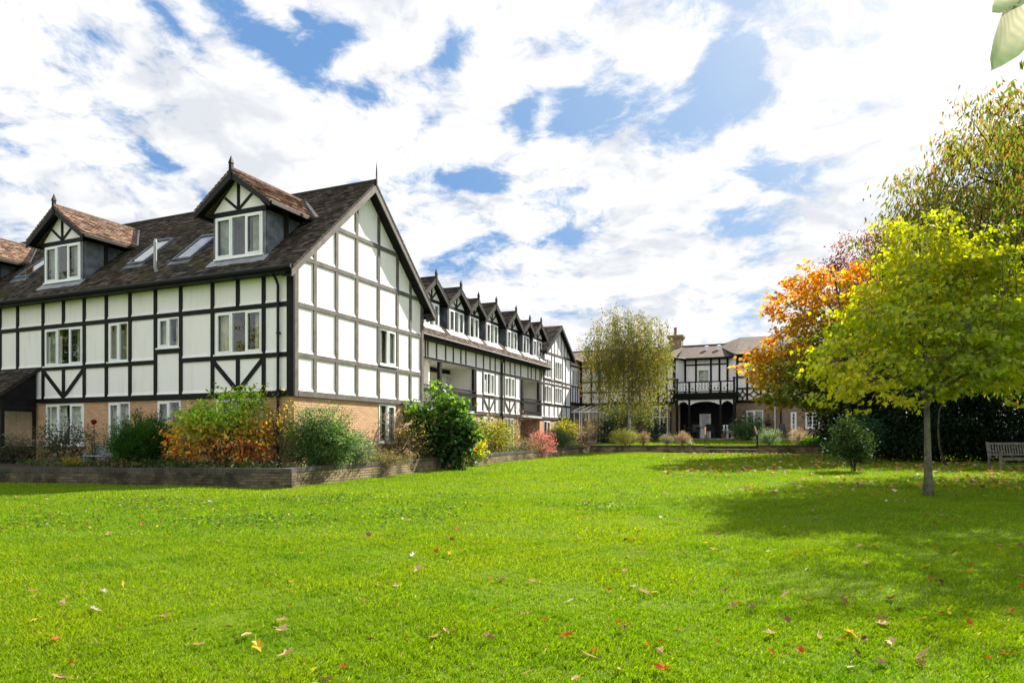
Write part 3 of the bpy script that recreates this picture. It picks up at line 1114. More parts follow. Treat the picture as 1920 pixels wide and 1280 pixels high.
vp.tube([(u, v, zeave0 + RS * u + 0.94), (u, v, zeave0 + RS * u + 1.06)], [0.062, 0.035], 10)
vp.build('vent_pipe', 'vent_pipe_grey', house)

# entrance porch at the far end of the front
PV0, PV1, PD = 11.05, 14.6, 1.18
pr = MB()
pr.prism([LEFT.P(PV0 - 0.06, 0.02, 3.50), LEFT.P(PV0 - 0.06, PD + 0.12, 2.52), LEFT.P(PV1, PD + 0.12, 2.52), LEFT.P(PV1, 0.02, 3.50)], (0, 0, 0.10))
porch = pr.build('porch_roof', 'dark_tiles', house)
tl = MB()
courses(tl, LEFT.P(PV0 - 0.06, 0.02, 3.60), LEFT.P(PV1, 0.02, 3.60), LEFT.P(PV1, PD + 0.12, 2.62), LEFT.P(PV0 - 0.06, PD + 0.12, 2.62), seed=8)
tl.build('porch_tiling', 'dark_course', porch, fix=False)
pp = MB()
pp.prism([LEFT.P(PV0, 0.06, 3.49), LEFT.P(PV0, PD, 2.60), LEFT.P(PV0, PD, 2.26), LEFT.P(PV0, 0.06, 2.26)], Vector(LEFT.P(PV0 + 0.05, 0, 0)) - Vector(LEFT.P(PV0, 0, 0)))
LEFT.box(pp, PV0 - 0.02, PV1, PD - 0.02, PD + 0.03, 2.25, 2.56)
LEFT.box(pp, PV0 + 0.0, PV0 + 0.12, PD - 0.12, PD - 0.022, 0.3, 2.25)
LEFT.box(pp, PV0 + 1.25, PV0 + 1.37, PD - 0.12, PD - 0.022, 0.3, 2.25)
LEFT.box(pp, PV0 + 0.0, PV0 + 0.06, 0.06, 0.16, 0.3, 2.25)
LEFT.box(pp, PV0 + 0.01, PV0 + 0.05, 0.16, PD - 0.12, 0.3, 0.95)
LEFT.box(pp, PV0 + 0.01, PV0 + 0.05, 0.16, PD - 0.12, 2.12, 2.25)
pp.build('porch_frame', 'black_timber', porch)
pg = MB()
pg.quad(LEFT.P(PV0 + 0.03, 0.16, 0.95), LEFT.P(PV0 + 0.03, PD - 0.12, 0.95), LEFT.P(PV0 + 0.03, PD - 0.12, 2.12), LEFT.P(PV0 + 0.03, 0.16, 2.12))
pg.build('porch_pane', 'window_glass', porch)
pl = MB()
LEFT.box(pl, PV0 - 0.10, PV0 + 0.28, -0.01, 0.02, 3.49, 3.62)
pl.build('porch_flashing', 'pale_lead', porch)

# ==================================================================================================
#                                       LONG WING
# ==================================================================================================
wing = thing('timber_framed_wing', 'long lower wing with a row of seven pointed dormers and two recessed balconies', 'building', (A[0], A[1], 0), ROTZ)
WV = 1.93
WF = Face('V', WV)
W = WF.s
WU0, WU1, BAY1 = GW, 24.85, 30.1
BAYC, BAYAP = 27.5, 8.62
ZB0, ZB1, ZRB, ZRA, ZG = 2.40, 2.56, 3.36, 4.67, 5.5
WS = 1.036
wz0 = 6.01
bal = [(W(780), W(892), ZB1, ZRA - 0.04), (W(976), W(1013.5), ZB1, ZRA - 0.04)]
ww = [(W(906.5), W(926.5), 3.46, 4.58, 3), (W(946.5), W(964.5), 3.46, 4.58, 3)]
wg = [(W(906.5), W(926.5), 1.3, 2.34, 3), (W(946.5), W(963.4), 0.75, 2.34, 3)]
alc = (W(976.5), W(1012.5), 0.1, 2.32)
und = (W(780), W(886), 0.1, 2.2)
bayw = [(W(1019.5), W(1033), 5.02, 6.25, 3), (W(1040.5), W(1053), 5.02, 6.25, 3), (W(1019.5), W(1033), 3.46, 4.55, 3), (W(1040.5), W(1053), 3.46, 4.55, 3)]
baywg = [(W(1020), W(1032), 1.35, 2.3, 2), (W(1041), W(1053), 1.35, 2.3, 2)]
pw = MB()
WF.wall(pw, WU0, WU1, ZB0 + 0.05, 5.9, [b for b in bal] + [w[:4] for w in ww], reveal=0.14)
WF.wall(pw, WU1, BAY1, ZB0 + 0.05, 6.75, [w[:4] for w in bayw])
WF.sheet(pw, [(WU1, 6.75), (BAY1, 6.75), (BAYC, BAYAP - 0.12)], 0.0)
pw.quad((BAY1, WV, 0.3), (BAY1, WV + 3, 0.3), (BAY1, WV + 3, 6.8), (BAY1, WV, 6.8))
pw.quad((WU1, WV, 5.5), (WU1, WV + 3, 5.5), (WU1, WV + 3, 6.8), (WU1, WV, 6.8))


def in_bal(s0, s1, z):
    return [(b[0], b[1]) for b in bal if b[2] < z + 0.05 < b[3]]


for z in (ZB1, ZRB + 0.06, ZRA + 0.06):
    cut = sorted([(min(b[0], b[1]), max(b[0], b[1])) for b in bal if b[2] - 0.02 <= z < b[3]] + [(min(w[0], w[1]) - 0.05, max(w[0], w[1]) + 0.05) for w in ww + bayw if w[2] - 0.2 < z < w[3]])
    x = WU0
    for c in cut:
        if c[0] > x:
            skirt(WF, pw, x, c[0], z, 0.08, 0.026)
        x = max(x, c[1])
    if x < BAY1:
        skirt(WF, pw, x, BAY1, z, 0.08, 0.026)
pw.build('panel_wall', 'white_render', wing)
bw = MB()
WF.wall(bw, WU0, BAY1, 0.1, ZB0 + 0.05, [w[:4] for w in wg + baywg] + [alc, und], d=-0.02, reveal=0.12)
# the alcove under the second balcony, walled in brick
for (a, b, z0_, z1_) in (alc, und):
    WF.sheet(bw, [(a, z0_), (b, z0_), (b, z1_), (a, z1_)], -1.5)
    for s in (a, b):
        bw.quad(WF.P(s, -0.14, z0_), WF.P(s, -1.5, z0_), WF.P(s, -1.5, z1_), WF.P(s, -0.14, z1_))
    bw.quad(WF.P(a, -0.02, z1_), WF.P(b, -0.02, z1_), WF.P(b, -1.5, z1_), WF.P(a, -1.5, z1_))
bw.build('brick_wall', 'buff_brick', wing)

tm = MB()
E = 0.036
pwid = 0.11


def wpost(px, z0, z1, w=pwid, s=None):
    s = W(px) if s is None else s
    WF.box(tm, s - w / 2, s + w / 2, 0.002, E - 0.004, z0, z1)


def wrail(a, b, z, w=0.12, e=0.0):
    WF.box(tm, a, b, 0.002, E + e, z - w / 2, z + w / 2)


WF.box(tm, WU0, BAY1, 0.002, E + 0.012, ZB0, ZB1)
wrail(WU0, BAY1, ZRA)
wrail(bal[0][1] - 0.06, bal[1][0] + 0.06, ZRB)
wrail(bal[1][1], BAY1, ZRB)
WF.box(tm, WU0, WU1, 0.002, E + 0.006, 5.42, 5.9)
for px in (797, 801.6, 817.9, 835, 849.4, 863.6, 873, 892, 906, 918.4, 928, 938.7, 945.8, 956, 965, 976, 989.5, 995.6, 1003.7, 1011.8):
    wpost(px, ZRA, 5.5, 0.09)
for px in (892, 905.2, 928, 938.7, 945.2, 965.8, 975.3):
    wpost(px, ZB1, ZRA)
for a, b, m_ in ((905.2, 928, 917), (945.2, 965.8, 955.5)):
    wpost(m_, ZB1, ZRB, 0.1)
    vbrace(WF, tm, W(a), W(b), W(m_), ZB1, ZRB - 0.04, w=0.11, d1=E)
for px in (1014.5,):
    wpost(px, ZB1, 5.6, 0.14)
# bay
for z in (ZRB, 4.9, 6.62):
    wrail(WU1, BAY1, z)
for s in (WU1 + 0.05, BAY1 - 0.06):
    wpost(0, ZB1, 6.72, 0.13, s)
for q in (0.18, 0.36, 0.5, 0.64, 0.82):
    s = WU1 + (BAY1 - WU1) * q
    wpost(0, ZB1, ZRB, 0.08, s)
    wpost(0, ZRA, 4.9, 0.08, s)
for px in (1018.3, 1034.3, 1039.3, 1054.4, 1060):
    wpost(px, ZRB, 6.62, 0.08)
for q in (0.14, 0.26, 0.38, 0.5, 0.62, 0.74, 0.86):
    s = WU1 + (BAY1 - WU1) * q
    wpost(0, 6.68, BAYAP - 0.2 - 0.68 * abs(s - BAYC), 0.045, s)
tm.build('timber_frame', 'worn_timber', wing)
for i, w in enumerate(ww + wg + bayw + baywg):
    window(WF, wing, *w, d=-0.02 if w in wg or w in baywg else 0.0, curtain=CURT[i % 4], gap=[0.6, 0.4, 0.5, 0.7][i % 4])

# recessed balconies
for bi, (a, b, z0_, z1_) in enumerate(bal):
    dep = -1.5
    m = MB()
    WF.sheet(m, [(a, z0_), (b, z0_), (b, z1_ + 0.02), (a, z1_ + 0.02)], dep)
    for s in (a, b):
        m.quad(WF.P(s, -0.14, z0_), WF.P(s, dep, z0_), WF.P(s, dep, z1_ + 0.02), WF.P(s, -0.14, z1_ + 0.02))
    m.quad(WF.P(a, 0, z1_ + 0.01), WF.P(b, 0, z1_ + 0.01), WF.P(b, dep, z1_ + 0.01), WF.P(a, dep, z1_ + 0.01))
    if bi == 0:
        sp_ = W(826)
        WF.box(m, W(812) - 0.06, W(812) + 0.06, -1.49, -0.2, z0_, z1_)
    balc = m.build('balcony', 'cream_wall', wing)
    fl = MB()
    WF.box(fl, a, b, dep, 0.10, z0_ - 0.14, z0_ - 0.02)
    fl.build('balcony_floor', 'rail_wood', balc)
    rl = MB()
    WF.box(rl, a, b, 0.02, 0.07, z0_ + 0.93, z0_ + 0.98)
    WF.box(rl, a, b, 0.02, 0.07, z0_ + 0.66, z0_ + 0.82)
    WF.box(rl, a, b, 0.02, 0.07, z0_ + 0.05, z0_ + 0.24)
    s = a + 0.06
    while s < b - 0.05:
        WF.box(rl, s - 0.008, s + 0.008, 0.035, 0.052, z0_ + 0.2, z0_ + 0.95)
        s += 0.11
    rl.build('railing', 'black_metal', balc)
    ps = MB()
    for px in ((826, 890) if bi == 0 else (980, 1011)):
        s = W(px)
        WF.box(ps, s - 0.10, s + 0.10, -0.12, 0.018, z0_ - 0.1, z1_)
    if bi == 1:
        WF.box(ps, W(984), W(984) + 0.12, -1.0, -0.8, z0_, z1_)
    WF.box(ps, a, b, dep + 0.01, dep + 0.06, z1_ - 0.22, z1_ - 0.02)
    ps.build('balcony_post', 'black_timber', balc)
    BF = Face('V', WV + 1.5 - 0.0)
    if bi == 0:
        window(BF, balc, W(845), W(858), z0_ + 0.3, z1_ - 0.25, 2, d=0.03, sill=False, curtain='curtain_green', part='window_frame', sub=balc, inset=0.0)
        dm = window(BF, balc, W(880) + 0.1, W(895) + 0.45, z0_ + 0.02, z1_ - 0.22, 1, d=0.03, sill=False, curtain='curtain_pale', part='glazed_door', sub=balc, rows=5, cols=3, inset=0.0)
    else:
        window(BF, balc, a + 0.3, a + 1.4, z0_ + 0.02, z1_ - 0.3, 2, d=0.03, sill=False, curtain='curtain_green', part='glazed_door', sub=balc, inset=0.0)

# roof of the wing, gutter, dormers, bay gable
rf = MB()
RV, RZ = 5.20, 9.40
for sg in (-1, 1):
    ve = RV + sg * (RV - WV + 0.36)
    zz = RZ - WS * (RV - WV + 0.36)
    u1 = 25.05 if sg < 0 else 31.5
    rf.prism([(GW - 2.0, RV, RZ), (GW - 2.0 if sg > 0 else GW - 0.02, ve, zz), (u1, ve, zz), (u1, RV, RZ)], (0, 0, -0.09))
rf.prism([(25.05, RV, RZ), (25.05, WV + 0.8, RZ - WS * (RV - WV - 0.8)), (31.5, WV + 0.8, RZ - WS * (RV - WV - 0.8)), (31.5, RV, RZ)], (0, 0, -0.09))
rf.tube([(GW - 2, RV, RZ), (31.5, RV, RZ)], 0.08, 8)
rf.build('roof', 'brown_tiles', wing)
tl = MB()
ve, zz = WV - 0.36, RZ - WS * (RV - WV + 0.36)
courses(tl, (GW - 0.02, RV, RZ), (25.05, RV, RZ), (25.05, ve, zz), (GW - 0.02, ve, zz), seed=5)
tl.build('roof_tiling', 'wing_course', wing, fix=False)
br_ = MB()
BS = 0.68
for sg in (-1, 1):
    ue = BAYC + sg * ((BAY1 - WU1) / 2 + 0.30)
    zz = BAYAP - BS * abs(ue - BAYC)
    br_.prism([(BAYC, WV - 0.3, BAYAP), (ue, WV - 0.3, zz), (ue, WV + 2.6, zz), (BAYC, WV + 2.6, BAYAP)], (0, 0, -0.08))
bay_roof = br_.build('bay_roof', 'dark_tiles', wing)
tl = MB()
ue = BAYC - ((BAY1 - WU1) / 2 + 0.30)
zz = BAYAP - BS * abs(ue - BAYC)
courses(tl, (BAYC, WV - 0.3, BAYAP), (BAYC, WV + 2.6, BAYAP), (ue, WV + 2.6, zz), (ue, WV - 0.3, zz), seed=6)
tl.build('bay_tiling', 'dark_course', wing, fix=False)
bb = MB()
for sg in (-1, 1):
    ue = BAYC + sg * ((BAY1 - WU1) / 2 + 0.33)
    zz = BAYAP - BS * abs(ue - BAYC)
    bb.prism([(BAYC, WV - 0.31, BAYAP - 0.05), (ue, WV - 0.31, zz - 0.05), (ue, WV - 0.31, zz - 0.25), (BAYC, WV - 0.31, BAYAP - 0.27)], (0, 0.04 + 0.002 * sg, 0))
    bb.prism([(BAYC, WV - 0.26, BAYAP - 0.12), (ue, WV - 0.26, zz - 0.12), (ue, WV - 0.26, zz - 0.15), (BAYC, WV - 0.26, BAYAP - 0.15)], (0, 0.255, 0))
bb.build('barge_board', 'black_timber', wing)
gt = MB()
gt.box((GW + 0.4, WV - 0.34, 5.45), (WU1 + 0.28, WV - 0.0, 5.48))
gt.box((GW + 0.4, WV - 0.36, 5.47), (WU1 + 0.3, WV - 0.33, 5.62))
gt.tube([(GW + 0.4, WV - 0.42, 5.56), (WU1 + 0.3, WV - 0.42, 5.56)], 0.058, 8)
gt.build('gutter', 'black_gutter', wing)
downpipe(WF, wing, W(938.7), 0.6, 5.55, r=0.045)
wd = [(794, 822, 3), (841, 868.7, 3), (880, 896.5, 2), (911, 932.6, 3), (950, 968.8, 3), (980, 991.5, 2), (999, 1015, 3)]
WDF = Face('V', WV)
for i, (a, b, n) in enumerate(wd):
    s0, s1 = on_v(a, WV + 0.14), on_v(b, WV + 0.14)
    dormer(WDF, wing, s0, s1, -0.14, 6.16, 7.20, 8.28 if n == 3 else 8.10, wz0, WS, n, 'dark_tiles', CURT[(i + 1) % 4], over=0.34, front=0.3)

# ==================================================================================================
#                                       REAR HOUSE
# ==================================================================================================
rear = thing('rear_house', 'older timbered house across the garden with brick chimney and balconied veranda', 'house', (A[0], A[1], 0), ROTZ)
RU = 32.9
RF = Face('U', RU)
R = RF.s
YB, YR1, YR2, YR3, YE = 3.66, 4.52, 5.28, 6.32, 6.72
CONV = 2.15                           # plane of the link that closes the corner with the wing
RL, BAYL, BAYR, REND = CONV, R(1267), R(1380), -17.0
rw = [(R(1143.5), R(1168.5), 4.62, 6.2, 1), (R(1235), R(1248.5), 4.55, 5.95, 1), (R(1402), R(1425), 4.95, 6.1, 2)]
rg = [(R(1223), R(1252), 1.45, 3.45, 2), (R(1399), R(1431), 1.2, 3.05, 2), (R(1482.6), R(1493.5), 1.3, 2.9, 1), (R(1510), R(1537), 1.85, 2.85, 2), (R(1552), R(1566), 1.85, 2.7, 1)]
pw = MB()
RF.wall(pw, BAYL, RL, YB + 0.05, YE, [w[:4] for w in rw[:2]])
RF.wall(pw, REND, BAYR, YB + 0.05, YE, [rw[2][:4]])
CF = Face('V', CONV)
cw = (CF.s(1070), CF.s(1082), 4.98, 6.1, 3)
CF.wall(pw, BAY1 - 0.4, RU, YB + 0.05, YE, [cw[:4]])
# recessed balcony bay: two canted cheeks and a back wall
RC = 33.85
BF = Face('U', RC)
cl, cr = BF.s(1283), BF.s(1366)
bwin = (BF.s(1307.5), BF.s(1331), 4.66, 6.02, 1)
BF.wall(pw, cr, cl, YB + 0.05, YE, [bwin[:4]])
for (a, b) in (((RU, BAYL), (RC, cl)), ((RU, BAYR), (RC, cr))):
    pw.quad((a[0], a[1], YB), (b[0], b[1], YB), (b[0], b[1], YE), (a[0], a[1], YE))
pw.build('panel_wall', 'white_render', rear)
bw = MB()
RF.wall(bw, BAYL - 0.3, RL, 0.5, YB + 0.05, [rg[0][:4]], d=-0.02)
bw.build('brick_wall', 'old_brick', rear)
bw = MB()
RF.wall(bw, REND, BAYR, 0.5, YB + 0.05, [w[:4] for w in rg[1:]], d=-0.02)
bw.build('brick_wall', 'old_brick', rear)
bw = MB()
CF.wall(bw, BAY1 - 0.4, RU, 0.5, YB + 0.05, [], d=-0.02)
bw.build('brick_wall', 'old_brick', rear)
tm = MB()
E = 0.045


def rpost(px, z0, z1, w=0.13, face=RF, s=None):
    s = face.s(px) if s is None else s
    face.box(tm, s - w / 2, s + w / 2, 0.002, E - 0.004, z0, z1)


def rrail(a, b, z, w=0.11, face=RF):
    if a > b:
        a, b = b, a
    face.box(tm, a, b, 0.002, E, z - w / 2, z + w / 2)


for a, b in ((BAYL, RL), (REND, BAYR)):
    for z, w in ((YB, 0.2), (YR1, 0.11), (YR2, 0.11), (YR3, 0.11)):
        if z == YR2:
            for c, d_ in (((R(1143), RL), (R(1234), R(1169)), (BAYL, R(1249))) if a == BAYL else ((R(1401), BAYR), (REND, R(1426)))):
                rrail(c, d_, z, w)
        else:
            rrail(a, b, z, w)
    RF.box(tm, a, b, 0.002, E + 0.01, YE - 0.12, YE + 0.05)
for px in (1109, 1124.5, 1142.3, 1169.6, 1185, 1200, 1218, 1234, 1249.8, 1382, 1401, 1426.5, 1455, 1480, 1505):
    rpost(px, YB, YE)
rpost(0, YB, YE, 0.2, RF, RL - 0.1)
rpost(0, YB, YE, 0.2, RF, BAYL + 0.1)
# curved braces: four quarter arcs set in a panel
for (a, b) in ((1206, 1222), (1222, 1236), (1236, 1252), (1252, 1266), (1384, 1401), (1401, 1426)):
    s0, s1 = sorted((R(a), R(b)))
    z0_, z1_ = YB + 0.1, YR1 - 0.05
    for cs in (s0, s1):
        for cz in (z0_, z1_):
            rs_, rz_ = (s1 - s0) / 2, (z1_ - z0_) / 2
            pts = []
            for k in range(6):
                q = math.pi / 2 * k / 5
                pts.append((cs + (1 if cs == s0 else -1) * rs_ * math.cos(q), cz + (1 if cz == z0_ else -1) * rz_ * math.sin(q)))
            for p, q in zip(pts[:-1], pts[1:]):
                RF.beam(tm, p, q, 0.075, 0.003, E - 0.008)
s0, s1 = sorted((R(1143), R(1169)))
for sg, sa in ((1, s0), (-1, s1)):
    pts = [(sa + sg * (s1 - s0) / 2 * (1 - math.cos(math.pi / 2 * k / 5)), YR1 - 0.05 - (YR1 - YB - 0.15) * math.sin(math.pi / 2 * k / 5)) for k in range(6)]
    for p, q in zip(pts[:-1], pts[1:]):
        RF.beam(tm, p, q, 0.10, 0.003, E - 0.008)
# link timbers
for z, w in ((YB, 0.2), (YR1 + 0.4, 0.11), (YR3, 0.11)):
    rrail(BAY1 - 0.05, RU, z, w, CF)
for q in (0.03, 0.2, 0.4, 0.62, 0.8):
    rpost(0, YB, YR1 + 0.4, 0.08, CF, BAY1 + (RU - BAY1) * q)
for px in (1068.5, 1083.5, 1088):
    rpost(px, YR1 + 0.4, YE, 0.09, CF)
# bay timbers
for z in (YR1 + 0.15, YR3):
    rrail(cr, cl, z, 0.10, BF)
for px in (1285, 1305, 1333, 1349, 1364):
    rpost(px, YB, YE, 0.13, BF)
tm.build('timber_frame', 'black_timber', rear)
for i, w in enumerate(rw):
    window(RF, rear, *w, curtain='curtain_pale', rows=2 if i < 2 else 3, cols=2 if i < 2 else 4, gap=0.3)
for i, w in enumerate(rg):
    window(RF, rear, *w, d=-0.02, curtain='curtain_green' if i != 3 else 'curtain_pale', rows=[0, 0, 6, 4, 4][i], cols=[0, 0, 3, 4, 3][i], gap=0.7, sill=i != 1)
window(BF, rear, *bwin, curtain='curtain_pale', rows=2, gap=0.0)
window(CF, rear, *cw, curtain='curtain_green', gap=0.5)
rg0 = MB()
zz = 1.45 + 2.0 * 0.62
RF.box(rg0, rg[0][0], rg[0][1], -0.07, 0.0, zz - 0.04, zz + 0.04)
rg0.build('transom', 'white_frame', rear)
# roofs
rf = MB()
def slope_roof(v0, v1, ue, ze_, ur, zr_):
    rf.prism([(ue, v0, ze_), (ue, v1, ze_), (ur, v1, zr_), (ur, v0, zr_)], (0, 0, -0.08))
slope_roof(BAYL - 0.02, 4.5, RU - 0.4, YE + 0.05, 36.3, 7.95)
slope_roof(BAYR + 0.0, BAYL - 0.02, RC - 0.35, YE + 0.06, 36.3, 7.95)
slope_roof(REND, BAYR, RU - 0.4, YE + 0.07, 36.6, 8.45)
rf.prism([(RU - 0.4, BAYR, YE + 0.07), (36.6, BAYR, 8.45), (36.6, BAYR + 1.6, 7.95)], (0, 0.01, -0.08))
rf.prism([(36.3, 4.5, 7.95), (36.3, REND, 7.95), (41, REND, 6), (41, 4.5, 6)], (0, 0, -0.08))
# link roof
rf.prism([(BAY1 + 0.0, CONV - 0.35, YE + 0.03), (RU + 0.6, CONV - 0.35, YE + 0.03), (RU + 1.6, CONV + 2.4, 7.9), (BAY1 + 0.0, CONV + 2.4, 7.9)], (0, 0, -0.08))
rf.tube([(36.3, 4.5, 7.95), (36.3, BAYR, 7.95)], 0.09, 8)
rf.build('roof', 'grey_brown_tiles', rear)
gt = MB()
gt.tube([(RU - 0.45, CONV - 0.3, YE), (RU - 0.45, BAYL, YE), (RC - 0.4, cl - 0.15, YE), (RC - 0.4, cr + 0.15, YE), (RU - 0.45, BAYR, YE), (RU - 0.45, REND, YE)], 0.06, 8)
gt.tube([(BAY1 + 0.05, CONV - 0.4, YE), (RU - 0.4, CONV - 0.4, YE)], 0.06, 8)
gt.prism([(RU - 0.38, CONV, YE - 0.09), (RU, CONV, YE - 0.09), (RU, BAYL, YE - 0.09), (RU - 0.38, BAYL, YE - 0.09)], (0, 0, 0.03))
gt.prism([(RU - 0.38, BAYL, YE - 0.08), (RC - 0.3, cl - 0.1, YE - 0.08), (RC - 0.3, cr + 0.1, YE - 0.08), (RU - 0.38, BAYR, YE - 0.08), (RU, BAYR, YE - 0.08), (RC, cr, YE - 0.08), (RC, cl, YE - 0.08), (RU, BAYL, YE - 0.08)], (0, 0, 0.03))
gt.build('gutter', 'black_gutter', rear)
# chimney
ch = MB()
CU = 36.0
CFc = Face('U', CU)
a, b = sorted((CFc.s(1254), CFc.s(1277.5)))
ch.box((CU, a, 7.2), (CU + 0.9, b, 8.55))
ch.box((CU - 0.07, a - 0.08, 8.55), (CU + 0.97, b + 0.08, 8.66))
ch.box((CU - 0.13, a - 0.14, 8.66), (CU + 1.03, b + 0.14, 8.80))
chim = ch.build('chimney', 'old_brick', rear)
cp = MB()
ym = CFc.s(1264.5)
cp.lathe((CU + 0.4, ym, 8.80), [(0.13, 0), (0.11, 0.1), (0.10, 0.5), (0.13, 0.52), (0.12, 0.62), (0.08, 0.62)], 10)
cp.build('chimney_pot', 'terracotta', chim)
for px in (1325, 1348):
    s = on_u(px, 35.2)
    m = MB()
    zq = YE + 0.06 + (35.2 - RC + 0.35) / (36.3 - RC + 0.35) * (7.95 - YE - 0.06)
    m.tube([(35.2, s, zq - 0.1), (35.2, s, zq + 0.2)], 0.11, 10)
    m.lathe((35.2, s, zq + 0.18), [(0.17, 0), (0.17, 0.07), (0.05, 0.12)], 10)
    m.build('roof_vent', 'white_frame', rear)
# veranda and balcony
VU = 31.7
VF = Face('U', VU)
va, vb = sorted((VF.s(1268.6), VF.s(1377.5)))
dk = MB()
dk.box((VU - 0.18, va - 0.25, 3.98), (RC, vb + 0.2, 4.20))
dk.box((VU - 0.08, va - 0.12, 3.76), (VU + 0.08, vb + 0.12, 3.98))
dk.box((VU - 0.24, va - 0.3, 4.13), (VU - 0.18, vb + 0.26, 4.22))
ver = dk.build('veranda', 'black_timber', rear)
ps = MB()
vpx = (1269.6, 1292.5, 1351, 1376.5)
for i, px in enumerate(vpx):
    s = VF.s(px)
    w = 0.13 if i in (1, 2) else 0.15
    ps.box((VU - w / 2, s - w / 2, 1.1), (VU + w / 2, s + w / 2, 3.76))
    ps.box((VU - 0.06, s - 0.06, 4.2), (VU + 0.06, s + 0.06, 5.1 if i in (0, 3) else 5.0))
    if i in (0, 3):
        ps.box((VU - 0.09, s - 0.09, 5.1), (VU + 0.09, s + 0.09, 5.22))
ps.box((VU - 0.035, va, 4.92), (VU + 0.035, vb, 4.99))
ps.box((VU - 0.03, va, 4.28), (VU + 0.03, vb, 4.34))
s2 = VF.s(1331)
ps.box((VU - 0.04, s2 - 0.04, 4.2), (VU + 0.04, s2 + 0.04, 4.95))
ps.build('veranda_post', 'black_timber', ver)
bl = MB()
s = va + 0.14
while s < vb - 0.1:
    pts = [(s - 0.07, 4.34), (s - 0.03, 4.40), (s - 0.065, 4.55), (s - 0.025, 4.66), (s - 0.06, 4.78), (s - 0.065, 4.92), (s + 0.065, 4.92), (s + 0.06, 4.78), (s + 0.025, 4.66), (s + 0.065, 4.55), (s + 0.03, 4.40), (s + 0.07, 4.34)]
    VF.poly(bl, pts, -0.012, 0.012)
    s += 0.205
bl.build('baluster', 'white_frame', ver)
ar = MB()
for a, b in zip(vpx[:-1], vpx[1:]):
    s1, s0 = VF.s(a) - 0.07, VF.s(b) + 0.07
    rise = 0.34
    n = 14
    lowr = [(s0 + (s1 - s0) * i / n, 3.40 + (rise - 0.08) * math.sin(math.pi * i / n) ** 0.7) for i in range(n + 1)]
    for i in range(n):
        p, q = lowr[i], lowr[i + 1]
        VF.poly(ar, [p, q, (q[0], 3.757), (p[0], 3.757)], -0.03, 0.03)
ar.build('arch_panel', 'white_render', ver)
ib = MB()
IF = Face('U', RC + 0.3)
dsl = sorted((IF.s(1312), IF.s(1333)))
IF.wall(ib, IF.s(1380), IF.s(1264), 1.0, 4.0, [(dsl[0], dsl[1], 1.2, 2.92)], d=0.0)
for px in (1283, 1296, 1305, 1340, 1352, 1362):
    s = IF.s(px)
    IF.box(ib, s - 0.06, s + 0.06, 0.0, 0.05, 1.2, 3.9)
IF.box(ib, IF.s(1375), IF.s(1270), 0.0, 0.06, 3.05, 3.18)
ib.quad((RU, BAYL, 1), (RC + 0.3, BAYL, 1), (RC + 0.3, BAYL, 4), (RU, BAYL, 4))
ib.quad((RU, BAYR, 1), (RC + 0.3, BAYR, 1), (RC + 0.3, BAYR, 4), (RU, BAYR, 4))
ib.build('veranda_back_wall', 'black_timber', ver)
window(IF, rear, dsl[0], dsl[1], 1.22, 2.90, 1, d=0.03, sill=False, curtain=None, part='veranda_door', inset=-0.0)
dd = MB()
IF.box(dd, dsl[0] + 0.04, dsl[1] - 0.04, 0.02, 0.07, 1.24, 1.85)
IF.box(dd, dsl[0] + 0.04, dsl[0] + 0.16, 0.02, 0.08, 1.24, 2.86)
IF.box(dd, dsl[1] - 0.16, dsl[1] - 0.04, 0.02, 0.08, 1.24, 2.86)
dd.build('door_panel', 'white_frame', rear)
wb = MB()
for px in (1357.5, 1363.5):
    s = VF.s(px)
    pts = [(s - 0.09, 1.42), (s - 0.04, 1.55), (s - 0.085, 1.75), (s - 0.035, 1.9), (s - 0.08, 2.08), (s + 0.08, 2.08), (s + 0.035, 1.9), (s + 0.085, 1.75), (s + 0.04, 1.55), (s + 0.09, 1.42)]
    VF.poly(wb, pts, -0.015, 0.015)
VF.box(wb, VF.s(1366), VF.s(1355), -0.02, 0.02, 1.33, 1.42)
VF.box(wb, VF.s(1366), VF.s(1355), -0.02, 0.02, 1.2, 1.33)
wb.build('veranda_railing', 'white_frame', ver)
downpipe(RF, rear, R(1453), 1.1, 3.6, mat='rail_wood', r=0.05)
downpipe(RF, rear, R(1464), 1.1, YE, r=0.05)
downpipe(RF, rear, R(1258), 1.1, 3.5, r=0.05)

# conservatory in the corner
con = thing('conservatory', 'small white framed lean-to conservatory in the corner below the timbered link', 'conservatory', (A[0], A[1], 0), ROTZ)
KU = 30.35
KF = Face('U', KU)
k0, k1 = sorted((KF.s(1063), KF.s(1118)))
fr = MB()
zt, zb = 2.98, 0.95
for i in range(5):
    s = k0 + (k1 - k0) * i / 4
    KF.box(fr, s - 0.035, s + 0.035, -0.07, 0.0, zb, zt)
KF.box(fr, k0 - 0.05, k1 + 0.05, -0.09, 0.03, zt, zt + 0.12)
KF.box(fr, k0, k1, -0.07, 0.0, zb + 0.62, zb + 0.70)
KF.box(fr, k0, k1, -0.07, 0.0, zb, zb + 0.08)
for i in range(4):
    q = KU + 2.5 * i / 3
    fr.box((q, k0 - 0.03, zb), (q + 0.07, k0 + 0.04, zt + 0.02))
fr.box((KU + 0.07, k0 - 0.03, zt + 0.0), (RU, k0 + 0.04, zt + 0.11))
fr.box((KU + 0.07, k0 - 0.03, zb + 0.62), (RU, k0 + 0.04, zb + 0.70))
for i in range(5):
    s = k0 + (k1 - k0) * i / 4
    fr.prism([(KU - 0.1, s - 0.03, zt + 0.12), (RU, s - 0.03, zt + 0.55), (RU, s + 0.03, zt + 0.55), (KU - 0.1, s + 0.03, zt + 0.12)], (0, 0, 0.06))
fr.build('frame', 'white_frame', con)
gm = MB()
KF.sheet(gm, [(k0, zb), (k1, zb), (k1, zt), (k0, zt)], -0.035)
